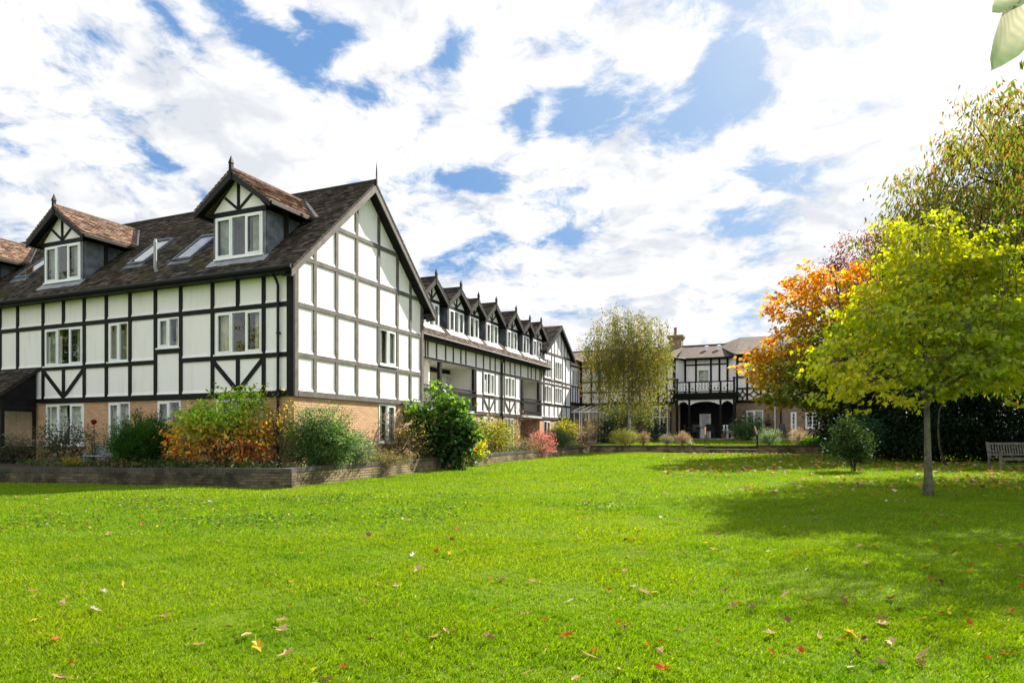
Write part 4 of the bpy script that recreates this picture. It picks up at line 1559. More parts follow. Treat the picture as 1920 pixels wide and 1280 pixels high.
gm.quad((KU, k0, zb), (RU, k0, zb), (RU, k0, zt), (KU, k0, zt))
gm.quad((KU, k0, zt + 0.14), (KU, k1, zt + 0.14), (RU, k1, zt + 0.57), (RU, k0, zt + 0.57))
gm.build('glazing', 'window_glass', con)
wl = MB()
wl.box((KU - 0.005, k0 - 0.02, 0.4), (KU + 0.12, k1, zb))
wl.box((KU + 0.12, k0 - 0.02, 0.4), (RU, k0 + 0.1, zb))
wl.build('plinth', 'buff_brick', con)

# ==================================================================================================
#                                       GROUND
# ==================================================================================================
xs = np.unique(np.concatenate([np.linspace(-400, -40, 10), np.arange(-40, 40.1, 0.8), np.linspace(40, 400, 10)]))
ys = np.unique(np.concatenate([np.linspace(-200, -10, 8), np.arange(-10, 60.1, 0.8), np.linspace(60, 900, 14)]))
m = MB()
m.v = [(float(x), float(y), lawn_z(float(x), float(y))) for y in ys for x in xs]
nx = len(xs)
m.f = [(j * nx + i, j * nx + i + 1, (j + 1) * nx + i + 1, (j + 1) * nx + i) for j in range(len(ys) - 1) for i in range(nx - 1)]
tag(m.build('lawn', 'lawn_ground', smooth=True, fix=False), kind='structure')


def w2(u, v, z):
    x, y = loc2w(u, v)
    return (x, y, z)


W0 = (-5.63, 16.84)
WL = (-16.5, 19.05)
m = MB()
pts = []
for i in range(24):
    u = -1.9 + (BACK_U + 6 + 1.9) * i / 23
    row = []
    for j in range(8):
        v = -1.2 + (2.1 + 1.2) * j / 7
        x, y = loc2w(u, v)
        row.append((x, y, bed_z(x, y)))
    pts.append(row)
for i in range(23):
    for j in range(7):
        m.quad(pts[i][j], pts[i + 1][j], pts[i + 1][j + 1], pts[i][j + 1])
rows = []
for i in range(20):
    f = i / 19
    a = Vector((W0[0] + (WL[0] - W0[0]) * f + 0.05, W0[1] + (WL[1] - W0[1]) * f + 0.1, 0))
    v = 0.0 + 15.0 * f
    bx, by = loc2w(0.1, v)
    row = []
    for j in range(6):
        p = a.lerp(Vector((bx, by, 0)), j / 5)
        row.append((p.x, p.y, bed_z(p.x, p.y) - 0.004))
    rows.append(row)
for i in range(19):
    for j in range(5):
        m.quad(rows[i][j], rows[i + 1][j], rows[i + 1][j + 1], rows[i][j + 1])
tag(m.build('flower_bed', 'soil', fix=False, smooth=True), kind='structure')

m = MB()
us = np.linspace(BACK_U + 0.1, 33.2, 16)
vs_ = np.linspace(-1.2, -21.5, 24)
for i in range(15):
    for j in range(23):
        m.quad(*[w2(us[a], vs_[b], terrace_z(us[a])) for a, b in ((i, j), (i, j + 1), (i + 1, j + 1), (i + 1, j))])
tag(m.build('upper_lawn', 'lawn_ground', fix=False), kind='structure')
m = MB()
m.prism([w2(VU - 0.5, 3.0, 1.10), w2(VU - 0.5, -15.0, 1.10), w2(RU + 1.5, -15.0, 1.10), w2(RU + 1.5, 3.0, 1.10)], (0, 0, 0.10))
tag(m.build('terrace_path', 'paving'), kind='structure')


def wall_run(body, cope, a, b, top_a, top_b, thick=0.22, bot=-0.3, cop=0.11, side=1):
    a, b = Vector((a[0], a[1], 0)), Vector((b[0], b[1], 0))
    n = Vector((-(b - a).y, (b - a).x, 0)).normalized() * thick * side
    body.prism([(a.x, a.y, bot), (b.x, b.y, bot), (b.x, b.y, top_b - cop), (a.x, a.y, top_a - cop)], n)
    o = -n.normalized() * 0.012
    n2 = n + n.normalized() * 0.024
    cope.prism([(a.x + o.x, a.y + o.y, top_a - cop), (b.x + o.x, b.y + o.y, top_b - cop), (b.x + o.x, b.y + o.y, top_b), (a.x + o.x, a.y + o.y, top_a)], n2)


gwall = thing('garden_wall', 'low stained brick retaining wall turning a corner round the flower beds', 'garden wall')
for (a, b, ta, tb, sd) in (((W0[0] + 0.21, W0[1] - 0.04), WL, 0.485, 0.42, -1), (W0, loc2w(BACK_U + 0.2, -1.52), 0.482, 0.745, 1)):
    bm_, cm_ = MB(), MB()
    wall_run(bm_, cm_, a, b, ta, tb, side=sd)
    bm_.build('brickwork', 'dark_brick' if sd < 0 else 'garden_brick', gwall)
    cm_.build('coping', 'coping_brick', gwall)
bwall = thing('terrace_wall', 'low dark brick wall and steps along the edge of the upper lawn', 'garden wall')
sL, sR = on_u(1322, BACK_U), on_u(1421, BACK_U)
for a, b, ta, tb in ((-1.3, sL, 0.80, 0.83), (sR, -21.5, 0.86, 0.94)):
    bm_, cm_ = MB(), MB()
    wall_run(bm_, cm_, loc2w(BACK_U, a), loc2w(BACK_U, b), ta, tb, side=1)
    bm_.build('brickwork', 'garden_brick', bwall)
    cm_.build('coping', 'coping_brick', bwall)
m = MB()
for k, (z0_, z1_, uu) in enumerate(((0.2, 0.64, BACK_U - 0.02), (0.64, 0.845, BACK_U + 0.34))):
    m.prism([w2(uu, sL - 0.01, z0_), w2(uu, sR + 0.01, z0_), w2(uu + 0.5, sR + 0.01, z0_), w2(uu + 0.5, sL - 0.01, z0_)], (0, 0, z1_ - z0_ - 0.04 if k == 0 else z1_ - z0_))
m.build('step', 'garden_brick', bwall)
m = MB()
m.prism([w2(BACK_U - 0.05, sL - 0.01, 0.60), w2(BACK_U - 0.05, sR + 0.01, 0.60), w2(BACK_U + 0.34, sR + 0.01, 0.60), w2(BACK_U + 0.34, sL - 0.01, 0.60)], (0, 0, 0.045))
m.build('tread', 'stone', bwall)

# ==================================================================================================
#                                       LEAF AND BRANCH MESHES
# ==================================================================================================
SHAPES = {
    'oval': [(0, 0), (.28, .2), (.62, .2), (1, 0), (.62, -.2), (.28, -.2)],
    'long': [(0, 0), (.35, .13), (.7, .1), (1, 0), (.7, -.1), (.35, -.13)],
    'quad': [(0, 0), (.5, .27), (1, 0), (.5, -.27)],
    'needle': [(0, 0), (.5, .05), (1, 0), (.5, -.05)],
    'maple': [(0, 0), (.02, .34), (.26, .27), (.40, .52), (.56, .22), (1, 0), (.56, -.22), (.40, -.52), (.26, -.27), (.02, -.34)],
    'round': [(0, 0), (.15, .33), (.55, .42), (.9, .2), (1, 0), (.9, -.2), (.55, -.42), (.15, -.33)],
}


def raw_mesh(name, co, nper, cols, mat, parent=None):
    """co (N*nper,3): N polygons of nper corners with a colour each"""
    n = len(co) // nper
    me = bpy.data.meshes.new(name)
    me.vertices.add(len(co))
    me.vertices.foreach_set('co', np.ascontiguousarray(co, dtype=np.float32).ravel())
    me.loops.add(len(co))
    me.loops.foreach_set('vertex_index', np.arange(len(co), dtype=np.int32))
    me.polygons.add(n)
    me.polygons.foreach_set('loop_start', np.arange(0, len(co), nper, dtype=np.int32))
    me.update(calc_edges=True)
    at = me.color_attributes.new('Col', 'FLOAT_COLOR', 'POINT')
    c4 = np.ones((len(co), 4), dtype=np.float32)
    c4[:, :3] = np.repeat(cols, nper, axis=0)
    at.data.foreach_set('color', c4.ravel())
    me.materials.append(MATS[mat])
    me.validate()
    o = bpy.data.objects.new(name, me)
    COL.objects.link(o)
    if parent is not None:
        o.parent = parent
    return o


def nrm(a):
    return a / np.maximum(np.linalg.norm(a, axis=1, keepdims=True), 1e-6)


def leaves_co(rng, c, size, tip, nrm_bias, shape, fold=0.12, jit=0.7):
    """leaf polygons: c positions, tip directions, normals near nrm_bias"""
    N_ = len(c)
    t = nrm(tip + rng.normal(0, jit * 0.5, (N_, 3)))
    up = nrm(nrm_bias + rng.normal(0, jit, (N_, 3)))
    s = nrm(np.cross(t, up))
    n = np.cross(s, t)
    sh = np.array(SHAPES[shape])
    k = len(sh)
    co = np.zeros((N_, k, 3))
    for i, (a, b) in enumerate(sh):
        co[:, i] = c + size[:, None] * (a * t + b * s + (fold * abs(b) - 0.10 * a * a) * n)
    return co.reshape(-1, 3), k


def pick(rng, N_, palette, var=0.18):
    """palette: [(weight, (r,g,b))]"""
    w = np.array([p[0] for p in palette], float)
    idx = rng.choice(len(palette), N_, p=w / w.sum())
    c = np.array([p[1] for p in palette])[idx]
    return np.clip(c * (1 + rng.normal(0, var, (N_, 1))), 0.003, 0.95)


def blob_noise(p, f, seed):
    a = seed * 1.7
    return (np.sin(p[:, 0] * f + a) * np.sin(p[:, 1] * f * 1.1 + a * 2) + np.sin(p[:, 2] * f * 1.3 + a * 3) * np.sin((p[:, 0] + p[:, 1]) * f * 0.7 + a) + 0.6 * np.sin(p[:, 2] * f * 2.3 + p[:, 0] * f * 1.9 + a)) / 2.6


def sample_crown(rng, ells, n, gap=0.15, f=2.0, seed=1, shell=2.0):
    vol = np.array([e[1][0] * e[1][1] * e[1][2] for e in ells])
    got = []
    tot_ = 0
    while tot_ < n:
        k = n * 2
        idx = rng.choice(len(ells), k, p=vol / vol.sum())
        d = nrm(rng.normal(0, 1, (k, 3)))
        r = rng.random(k) ** (1.0 / (shell + 1.0))
        c = np.array([e[0] for e in ells])[idx]
        R_ = np.array([e[1] for e in ells])[idx]
        rough = 1 + 0.16 * blob_noise(d * 3, 2.1, seed)
        p = c + d * R_ * (r * rough)[:, None]
        p = p[blob_noise(p, f, seed) > -1 + gap * 2 - 0.35]
        got.append(p)
        tot_ += len(p)
    return np.concatenate(got)[:n]


def curve(a, b, sag, n=5):
    a, b = np.array(a, float), np.array(b, float)
    out_ = []
    for i in range(n + 1):
        t = i / n
        p = a + (b - a) * t
        p[2] += sag * math.sin(math.pi * t)
        out_.append(tuple(p))
    return out_


def groups_of(rng, P, k):
    k = min(k, len(P))
    cen = P[rng.choice(len(P), k, replace=False)]
    for _ in range(5):
        lab = np.argmin(((P[:, None] - cen[None]) ** 2).sum(2), axis=1)
        for j in range(k):
            if (lab == j).any():
                cen[j] = P[lab == j].mean(0)
    return lab, cen


def tree(name, label, cat, loc, trunk_h, trunk_r, ells, n_cl, per, cl_r, lsize, palette, shape='maple', seed=1, limbs=9, subs=5, bark='bark', flat=0.55, droop=0.2, gap=0.15, top=None, group=None,
         leaf='leaf', bend=0.15, topcol=None, twig=0.006, shell=2.0, hang=0.0, trunks=None):
    rng = np.random.default_rng(seed)
    root = thing(name, label, cat, loc, 0, group)
    C_ = sample_crown(rng, ells, n_cl, gap, 2.2, seed, shell)
    wood = MB()
    ctr = np.mean([e[0] for e in ells], axis=0)
    topp = np.array(top if top else (ctr[0], ctr[1], max(e[0][2] + e[1][2] * 0.75 for e in ells)))
    tp = []
    n = 9
    for i in range(n + 1):
        f = i / n
        p = np.array([0, 0, -0.1]) * (1 - f) + topp * f
        k = math.sin(math.pi * f) * bend
        tp.append((p[0] * (f ** 1.3) + k * math.sin(seed) * 0.6, p[1] * (f ** 1.3) + k * math.cos(seed * 2) * 0.6, p[2]))
    tr = [trunk_r * (1.6 if i == 0 else (1.06 if i == 1 else 1.0)) * (1 - 0.88 * (i / n) ** 0.9) + 0.006 for i in range(n + 1)]
    wood.tube(tp, tr, 10)
    tpa = np.array(tp)

    def on_trunk(z):
        for i in range(n):
            if tpa[i + 1][2] >= z:
                f = (z - tpa[i][2]) / max(1e-6, tpa[i + 1][2] - tpa[i][2])
                return tpa[i] * (1 - f) + tpa[i + 1] * f, tr[i] * (1 - f) + tr[i + 1] * f
        return tpa[-1], tr[-1]
    lab, cen = groups_of(rng, C_, limbs)
    for j in range(len(cen)):
        P = C_[lab == j]
        if not len(P):
            continue
        e = cen[j]
        dist = math.hypot(e[0], e[1])
        zs = min(max(trunk_h, e[2] - dist * 0.75), topp[2] * 0.92)
        st, r0 = on_trunk(zs)
        rl = min(r0 * 0.75, 0.018 + 0.16 * trunk_r + trunk_r * 0.35)
        limb = curve(st, e, 0.10 * dist * (1 if droop < 0.5 else 1.6), 6)
        wood.tube(limb, [rl * (1 - 0.75 * i / 6) for i in range(7)], 7, cap=False)
        la = np.array(limb)
        lb, sc = groups_of(rng, P, subs)
        for q in range(len(sc)):
            Q = P[lb == q]
            if not len(Q):
                continue
            k = int(np.argmin(((la[2:] - sc[q]) ** 2).sum(1))) + 1
            sb = curve(la[k], sc[q], 0.06, 4)
            rs_ = rl * (1 - 0.75 * k / 6) * 0.6 + 0.003
            wood.tube(sb, [rs_ * (1 - 0.6 * i / 4) for i in range(5)], 5, cap=False)
            sba = np.array(sb)
            for p in Q:
                kk = rng.integers(2, 5)
                wood.tube(curve(sba[kk], p, 0.03, 2), [twig * 1.3, twig, twig * 0.5], 4, cap=False)
    wood.build('trunk', bark, root, smooth=True, fix=False)
    M = n_cl * per
    base = np.repeat(C_, per, axis=0)
    off = rng.normal(0, 1, (M, 3)) * cl_r * np.array([1, 1, flat])
    if hang:
        hz = rng.random(M) ** 1.2 * hang * np.repeat(0.4 + rng.random(n_cl), per)
        off[:, :2] *= (0.3 + 0.35 * rng.random((M, 1)))
        off[:, 2] = -hz
    pos = base + off
    outw = nrm(np.concatenate([pos[:, :2] - ctr[:2], np.zeros((M, 1))], axis=1))
    tip = outw * (1 - droop) + rng.normal(0, 0.5, (M, 3)) * np.array([1, 1, 0.3]) + np.array([0, 0, -1.0]) * droop * 1.3
    size = lsize * (0.65 + 0.6 * rng.random(M))
    co, k = leaves_co(rng, pos, size, tip, np.array([[0, 0, 1.0]]), shape, jit=0.55)
    if callable(palette):
        cols = palette(rng, pos, base)
    else:
        cc = pick(rng, n_cl, palette, 0.12)
        cols = np.repeat(cc, per, axis=0) * 0.55 + pick(rng, M, palette, 0.2) * 0.45
    raw_mesh('crown', co, k, np.clip(cols, 0.003, 0.95), leaf, root)
    return root


def shrub(name, label, cat, loc, rx, ry, h, n_cl, per, cl_r, lsize, palette, shape='oval', seed=1, stems=9, bark='dark_bark', z0=0.12, droop=0.2, leaf='leaf', gap=0.1, group=None, flat=0.8,
          ells=None, shell=1.4, upright=0.0, flowers=None, tone=1.35, stem_r=0.012):
    rng = np.random.default_rng(seed)
    root = thing(name, label, cat, loc, 0, group)
    if ells is None:
        ells = [((0, 0, h * 0.52), (rx * 0.95, ry * 0.95, h * 0.47)), ((rx * 0.3, -ry * 0.1, h * 0.42), (rx * 0.68, ry * 0.7, h * 0.40)), ((-rx * 0.32, 0, h * 0.38), (rx * 0.66, ry * 0.7, h * 0.36))]
    C_ = sample_crown(rng, ells, n_cl, gap, 3.5 / max(0.4, rx), seed, shell)
    C_[:, 2] = np.maximum(C_[:, 2], h * z0 * rng.random(n_cl))
    wood = MB()
    lab, cen = groups_of(rng, C_, stems)
    for j in range(len(cen)):
        P = C_[lab == j]
        if not len(P):
            continue
        a = (rng.normal(0, 0.10 * rx), rng.normal(0, 0.10 * ry), -0.05)
        st = curve(a, cen[j], 0.08 * h, 4)
        wood.tube(st, [stem_r * (1 - 0.14 * i) for i in range(5)], 5, cap=False)
        sa = np.array(st)
        for p in P[::2] if len(P) > 14 else P:
            wood.tube(curve(sa[rng.integers(1, 5)], p, 0.02, 2), [stem_r * 0.4, stem_r * 0.32, stem_r * 0.15], 4, cap=False)
    wood.build('stem', bark, root, smooth=True, fix=False)
    M = n_cl * per
    base = np.repeat(C_, per, axis=0)
    pos = base + rng.normal(0, 1, (M, 3)) * cl_r * np.array([1, 1, flat])
    pos[:, 2] = np.maximum(pos[:, 2], 0.01 * rng.random(M))
    outw = nrm(pos - np.array([0, 0, h * 0.25]))
    tip = outw * (1 - droop) + rng.normal(0, 0.6, (M, 3)) + np.array([0, 0, -droop * 1.2 + upright * 2.0])
    size = lsize * (0.6 + 0.65 * rng.random(M))
    nb = np.array([[0, -0.25, 0.8]])
    co, k = leaves_co(rng, pos, size, tip, nb, shape, jit=0.6)
    if callable(palette):
        cols = palette(rng, pos / np.array([rx, ry, h]), base)
    else:
        cc = pick(rng, n_cl, palette, 0.12)
        cols = np.repeat(cc, per, axis=0) * 0.5 + pick(rng, M, palette, 0.22) * 0.5
    raw_mesh('foliage', co, k, np.clip(cols * tone, 0.003, 0.95), leaf, root)
    if flowers:
        nf, fs, fpal, fsh, zmin = flowers
        d = nrm(rng.normal(0, 1, (nf * 6, 3)))
        d = d[d[:, 2] > zmin][:nf]
        fp = np.array([0, 0, h * 0.5]) + d * np.array([rx * 1.0, ry * 1.0, h * 0.52]) * (0.86 + 0.2 * rng.random((len(d), 1)))
        fc = np.repeat(fp, 6, axis=0)
        ang = np.tile(np.arange(6) * math.pi / 3, len(d))
        tipf = np.stack([np.cos(ang), np.sin(ang) - 0.2, 0.25 + 0 * ang], axis=1)
        co, k = leaves_co(rng, fc, np.full(len(fc), fs), tipf, np.array([[0, -0.3, 1.0]]), fsh, jit=0.25)
        raw_mesh('flower', co, k, np.repeat(pick(rng, len(d), fpal, 0.1), 6, axis=0), 'petal', root)
    return root

#@@PLANTS@@

def at(px, y, z=None):
    x = (px - CX) / F * y
    return (x, y, lawn_z(x, y) if z is None else z)


def in_front_bed(px, u=-0.9):
    x, y = loc2w(u, on_u(px, u))
    return (x, y, bed_z(x, y) - 0.02)


def in_side_bed(px, v=-0.5):
    x, y = loc2w(on_v(px, v), v)
    return (x, y, bed_z(x, y) - 0.02)


def on_terrace(px, u):
    x, y = loc2w(u, on_u(px, u))
    return (x, y, terrace_z(u) - 0.02)


G_DARK = (0.022, 0.055, 0.016)
G_MID = (0.045, 0.105, 0.020)
G_LIME = (0.14, 0.22, 0.022)
YEL = (0.42, 0.36, 0.025)
YG = (0.41, 0.41, 0.03)
ORG = (0.56, 0.24, 0.02)
RUST = (0.30, 0.075, 0.02)
RED = (0.28, 0.03, 0.018)
OLIVE = (0.10, 0.115, 0.03)
TAN = (0.32, 0.22, 0.11)

# ------------------------------------------------------------------ trees on the right
def maple_pal(rng, pos, base):
    M = len(pos)
    n = blob_noise(base, 1.3, 3.0)
    c = pick(rng, M, [(3, YG), (3, (0.32, 0.38, 0.025)), (2, (0.21, 0.29, 0.022)), (1.5, (0.50, 0.45, 0.03))], 0.15)
    low = np.clip((3.3 - base[:, 2]) / 1.4, 0, 1) * np.clip((0.5 - base[:, 0]) / 1.5, 0, 1)
    k = np.clip(low * 0.8 + n * 0.35, 0, 1)[:, None]
    c = c * (1 - k) + pick(rng, M, [(1, (0.52, 0.45, 0.03)), (1, (0.48, 0.46, 0.03))], 0.1) * k
    g = np.clip(-n * 0.9 + 0.05, 0, 1)[:, None]
    return c * (1 - g) + np.array([[0.17, 0.27, 0.02]]) * g


mx, my, mz = at(1741, 14.0)
tree('maple_tree', 'young maple with smooth grey trunk and glowing yellow green crown on the lawn', 'tree', (mx, my, mz), 2.0, 0.072,
     [((-0.1, 0, 3.05), (2.3, 2.1, 1.1)), ((0.25, 0, 4.0), (1.85, 1.7, 1.15)), ((-0.2, 0, 4.95), (0.8, 0.85, 1.05)), ((1.65, 0, 3.4), (1.3, 1.5, 1.2)), ((-1.6, -0.1, 2.45), (1.1, 1.2, 0.6)), ((-1.25, 0.2, 3.9), (0.8, 0.8, 0.6)), ((1.0, -0.2, 4.8), (0.9, 0.8, 0.75)), ((0.9, -0.3, 2.3), (0.9, 0.9, 0.45)), ((-1.2, -0.4, 2.05), (0.9, 0.7, 0.4)), ((0.3, 0.3, 5.0), (1.0, 0.9, 0.9))],
     700, 26, 0.135, 0.100, maple_pal, 'maple', seed=4, limbs=14, subs=6, bark='green_bark', flat=0.42, droop=0.45, gap=0.46, top=(-0.15, 0.1, 5.6), bend=0.06, twig=0.007, shell=1.6)


def orange_pal(rng, pos, base):
    M = len(pos)
    n = blob_noise(base, 0.9, 1.0)
    f = np.clip((-base[:, 0] * 0.17) + (base[:, 2] - 5.6) * 0.17 + n * 0.9 + 0.06 + (base[:, 1] < -1) * 0.06, 0, 1)[:, None]
    g = pick(rng, M, [(2, (0.08, 0.13, 0.02)), (2, (0.16, 0.20, 0.02)), (1, (0.34, 0.27, 0.02))], 0.2)
    o = pick(rng, M, [(4, ORG), (2, (0.58, 0.34, 0.025)), (1.5, (0.46, 0.11, 0.02))], 0.18)
    return g * (1 - f) + o * f


ox, oy, oz = at(1592, 31.0)
tree('maple_tree', 'larger maple turning orange and rust between the yellow maple and the rear house', 'tree', (ox, oy, oz), 2.6, 0.16,
     [((-0.3, 0, 4.4), (4.6, 3.6, 2.3)), ((-0.7, 0, 6.6), (2.9, 2.6, 2.1)), ((-1.9, 0, 7.9), (0.9, 1.0, 1.3)), ((-2.6, -0.4, 3.6), (2.2, 2.0, 1.5)), ((0.9, 0, 7.6), (1.4, 1.4, 1.3)), ((-1.8, -1.2, 2.9), (2.6, 1.2, 0.8))],
     520, 34, 0.24, 0.18, orange_pal, 'maple', seed=9, limbs=12, subs=6, bark='bark', flat=0.5, droop=0.35, gap=0.30, top=(-0.7, 0, 8.4), bend=0.15, twig=0.01, shell=1.8)

px_, py_, pz_ = at(1632, 38.0)
tree('purple_tree', 'thin crowned tree with purple brown leaves rising behind the maples', 'tree', (px_, py_, pz_), 3.0, 0.14,
     [((-0.4, 0, 9.8), (2.1, 2.0, 2.4)), ((0.9, 0, 11.0), (1.5, 1.4, 1.7)), ((0.0, 0, 7.0), (2.4, 2.2, 2.4))],
     420, 30, 0.34, 0.17, [(3, (0.15, 0.04, 0.035)), (2, (0.20, 0.06, 0.03)), (1, (0.09, 0.03, 0.035))], 'oval', seed=12, limbs=9, subs=5, flat=0.7, droop=0.4, gap=0.3, top=(0.3, 0, 11.8), twig=0.012)


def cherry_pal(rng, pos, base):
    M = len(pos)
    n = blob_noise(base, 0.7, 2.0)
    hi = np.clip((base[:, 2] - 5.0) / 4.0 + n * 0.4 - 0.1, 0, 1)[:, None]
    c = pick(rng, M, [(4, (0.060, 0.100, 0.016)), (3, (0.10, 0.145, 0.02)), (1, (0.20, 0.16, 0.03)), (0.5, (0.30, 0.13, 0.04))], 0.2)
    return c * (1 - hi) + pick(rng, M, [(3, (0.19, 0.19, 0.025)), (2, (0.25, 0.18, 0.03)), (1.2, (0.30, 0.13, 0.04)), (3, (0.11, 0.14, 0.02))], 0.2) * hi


cx_, cy_, cz_ = at(1985, 19.0)
tree('cherry_tree', 'tall cherry with long drooping green and bronze leaves standing behind the yellow maple', 'tree', (cx_, cy_, cz_), 3.0, 0.2,
     [((-0.6, 0, 6.0), (4.4, 4.0, 2.9)), ((-1.0, 0.3, 8.2), (3.1, 2.8, 2.0)), ((-3.2, 0.2, 5.4), (1.7, 2.2, 2.2)), ((2.0, 0, 7.5), (3.6, 3.4, 2.8)), ((-2.2, -0.3, 9.6), (1.7, 1.5, 0.8)), ((-1.5, 1.0, 4.2), (3.4, 2.6, 1.8)), ((-3.6, 0.3, 7.6), (1.2, 1.4, 1.2)), ((1.0, 0.5, 3.6), (3.6, 2.4, 1.9))],
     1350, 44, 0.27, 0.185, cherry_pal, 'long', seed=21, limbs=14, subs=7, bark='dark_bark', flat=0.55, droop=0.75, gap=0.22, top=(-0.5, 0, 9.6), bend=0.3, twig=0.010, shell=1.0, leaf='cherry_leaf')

# dark evergreens closing the garden behind the bench
ev = [(1668, 29.5, 5.2, 2.1), (1752, 27.5, 5.6, 2.3), (1850, 27.0, 6.0, 2.5), (1950, 26.0, 6.2, 2.6), (2060, 25.0, 6.5, 2.8), (1610, 35.0, 4.6, 2.2)]
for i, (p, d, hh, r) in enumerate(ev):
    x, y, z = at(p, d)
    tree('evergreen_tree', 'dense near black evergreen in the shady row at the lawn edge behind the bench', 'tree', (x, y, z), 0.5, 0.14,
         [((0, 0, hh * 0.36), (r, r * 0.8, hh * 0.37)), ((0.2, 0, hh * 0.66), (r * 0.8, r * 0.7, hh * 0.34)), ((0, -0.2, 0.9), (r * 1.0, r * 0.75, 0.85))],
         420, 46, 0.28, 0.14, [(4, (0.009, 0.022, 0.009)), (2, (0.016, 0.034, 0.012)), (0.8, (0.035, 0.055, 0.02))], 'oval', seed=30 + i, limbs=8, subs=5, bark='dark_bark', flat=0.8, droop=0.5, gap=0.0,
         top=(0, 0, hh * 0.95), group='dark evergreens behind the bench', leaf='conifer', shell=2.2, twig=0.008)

# birch by the rear house
bx, by, _ = at(1181, 41.5)
bz = terrace_z(w2loc(bx, by)[0])
tree('birch_tree', 'weeping birch with white stem and thin olive gold hanging twigs before the rear house', 'tree', (bx, by, bz), 2.4, 0.10,
     [((-0.2, 0, 6.0), (2.9, 2.4, 1.9)), ((-0.8, 0, 7.4), (1.6, 1.5, 1.3)), ((0.9, 0, 7.1), (1.4, 1.5, 1.2)), ((1.3, 0, 5.4), (1.5, 1.5, 1.2)), ((-1.6, 0, 5.3), (1.2, 1.4, 1.0))],
     560, 62, 0.24, 0.11, [(4, (0.125, 0.135, 0.028)), (3, (0.185, 0.17, 0.03)), (3, (0.085, 0.105, 0.025)), (0.9, (0.34, 0.20, 0.03))], 'oval', seed=6, limbs=11, subs=6, bark='birch_bark', flat=0.9, droop=0.9, gap=0.34,
     top=(-0.1, 0, 8.3), bend=0.2, twig=0.008, hang=3.0, shell=1.5)

# trees along the left side of the lawn, mirrored in the windows
for i, (x, y, hh) in enumerate(((-27, 9, 9), (-31, 19, 10), (-24, -3, 8.5))):
    tree('garden_tree', ['yellowing broad tree beyond the far side of the lawn', 'tall green gold tree beyond the far side of the lawn', 'bushy bronze green tree beyond the far side of the lawn'][i], 'tree', (x, y, lawn_z(x, y)), 1.6, 0.2,
         [((0, 0, hh * 0.5), (4.2, 4.2, hh * 0.42)), ((1, 0.5, hh * 0.7), (2.8, 2.8, hh * 0.3))], 260, 30, 0.5, 0.32,
         [[(2, YG), (2, G_MID), (1, YEL)], [(2, G_MID), (1, YG), (1, OLIVE)], [(2, OLIVE), (1, RUST), (1, G_MID)]][i], 'quad', seed=50 + i, limbs=8, subs=4, flat=0.6)

# nearer tree at the right edge: its sprays reach into view and its shade falls across the lawn
x, y = 12.8, 12.6
tree('overhanging_tree', 'airy branches of long drooping green and bronze leaves reaching in above the yellow maple', 'tree', (x, y, lawn_z(x, y)), 2.8, 0.18,
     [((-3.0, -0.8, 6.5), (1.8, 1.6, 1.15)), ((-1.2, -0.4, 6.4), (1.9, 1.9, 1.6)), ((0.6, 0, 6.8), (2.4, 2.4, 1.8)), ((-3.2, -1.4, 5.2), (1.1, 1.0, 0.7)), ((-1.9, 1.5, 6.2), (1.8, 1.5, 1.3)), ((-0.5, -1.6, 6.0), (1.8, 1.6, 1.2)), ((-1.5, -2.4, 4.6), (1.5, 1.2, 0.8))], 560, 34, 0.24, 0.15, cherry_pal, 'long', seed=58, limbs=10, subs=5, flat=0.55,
     bark='dark_bark', gap=0.30, droop=0.85, top=(-0.6, -0.2, 7.8), leaf='cherry_leaf', twig=0.006, shell=1.4)

# ------------------------------------------------------------------ shrubs in the front bed
shrub('daisy_bush', 'grey green bush speckled with white daisies beside the porch', 'shrub', in_front_bed(22), 0.85, 0.5, 1.05, 150, 34, 0.10, 0.06, [(3, (0.09, 0.09, 0.055)), (2, (0.14, 0.13, 0.08)), (2, (0.05, 0.07, 0.03))], 'long', 101,
      flowers=(90, 0.035, [(4, (0.75, 0.73, 0.66)), (1, (0.6, 0.45, 0.15))], 'oval', -0.1))
shrub('rose_bush', 'straggly dark green rose bush under the triple ground floor window', 'shrub', in_front_bed(118), 0.90, 0.4, 1.5, 130, 18, 0.12, 0.08, [(3, (0.035, 0.06, 0.022)), (2, (0.06, 0.08, 0.03)), (1, (0.12, 0.07, 0.03))], 'oval', 102, gap=0.3, stem_r=0.014,
      flowers=(26, 0.03, [(1, (0.75, 0.72, 0.65))], 'oval', -0.3))
for p, hh, sd, lb in ((176, 1.30, 103, 'single tall rose topped by one dark red bloom beside the blue seat'), (238, 1.16, 104, 'thin rose stem with a small dark red bloom before the narrow ground floor window')):
    l = in_front_bed(p, -0.95)
    r_ = shrub('rose', lb, 'rose', l, 0.30, 0.25, hh - 0.12, 26, 12, 0.08, 0.07, [(3, (0.04, 0.065, 0.025)), (2, (0.07, 0.09, 0.03)), (1, (0.14, 0.09, 0.04))], 'oval', sd, stems=4, gap=0.2)
    rng = np.random.default_rng(sd)
    d = nrm(rng.normal(0, 1, (60, 3)))
    fp = np.array([0.03, -0.05, hh]) + d * 0.055
    co, k = leaves_co(rng, fp, np.full(60, 0.065), np.array([[0, 0, 1.0]]) + d * 0.5, d, 'round', jit=0.3)
    raw_mesh('bloom', co, k, pick(rng, 60, [(2, (0.26, 0.008, 0.02)), (1, (0.14, 0.004, 0.012))], 0.2), 'petal', r_)
    st = MB()
    st.tube([(0, 0, 0), (0.04, -0.02, hh * 0.5), (0.03, -0.05, hh)], [0.012, 0.009, 0.006], 6)
    st.build('flower_stalk', 'dark_bark', r_)
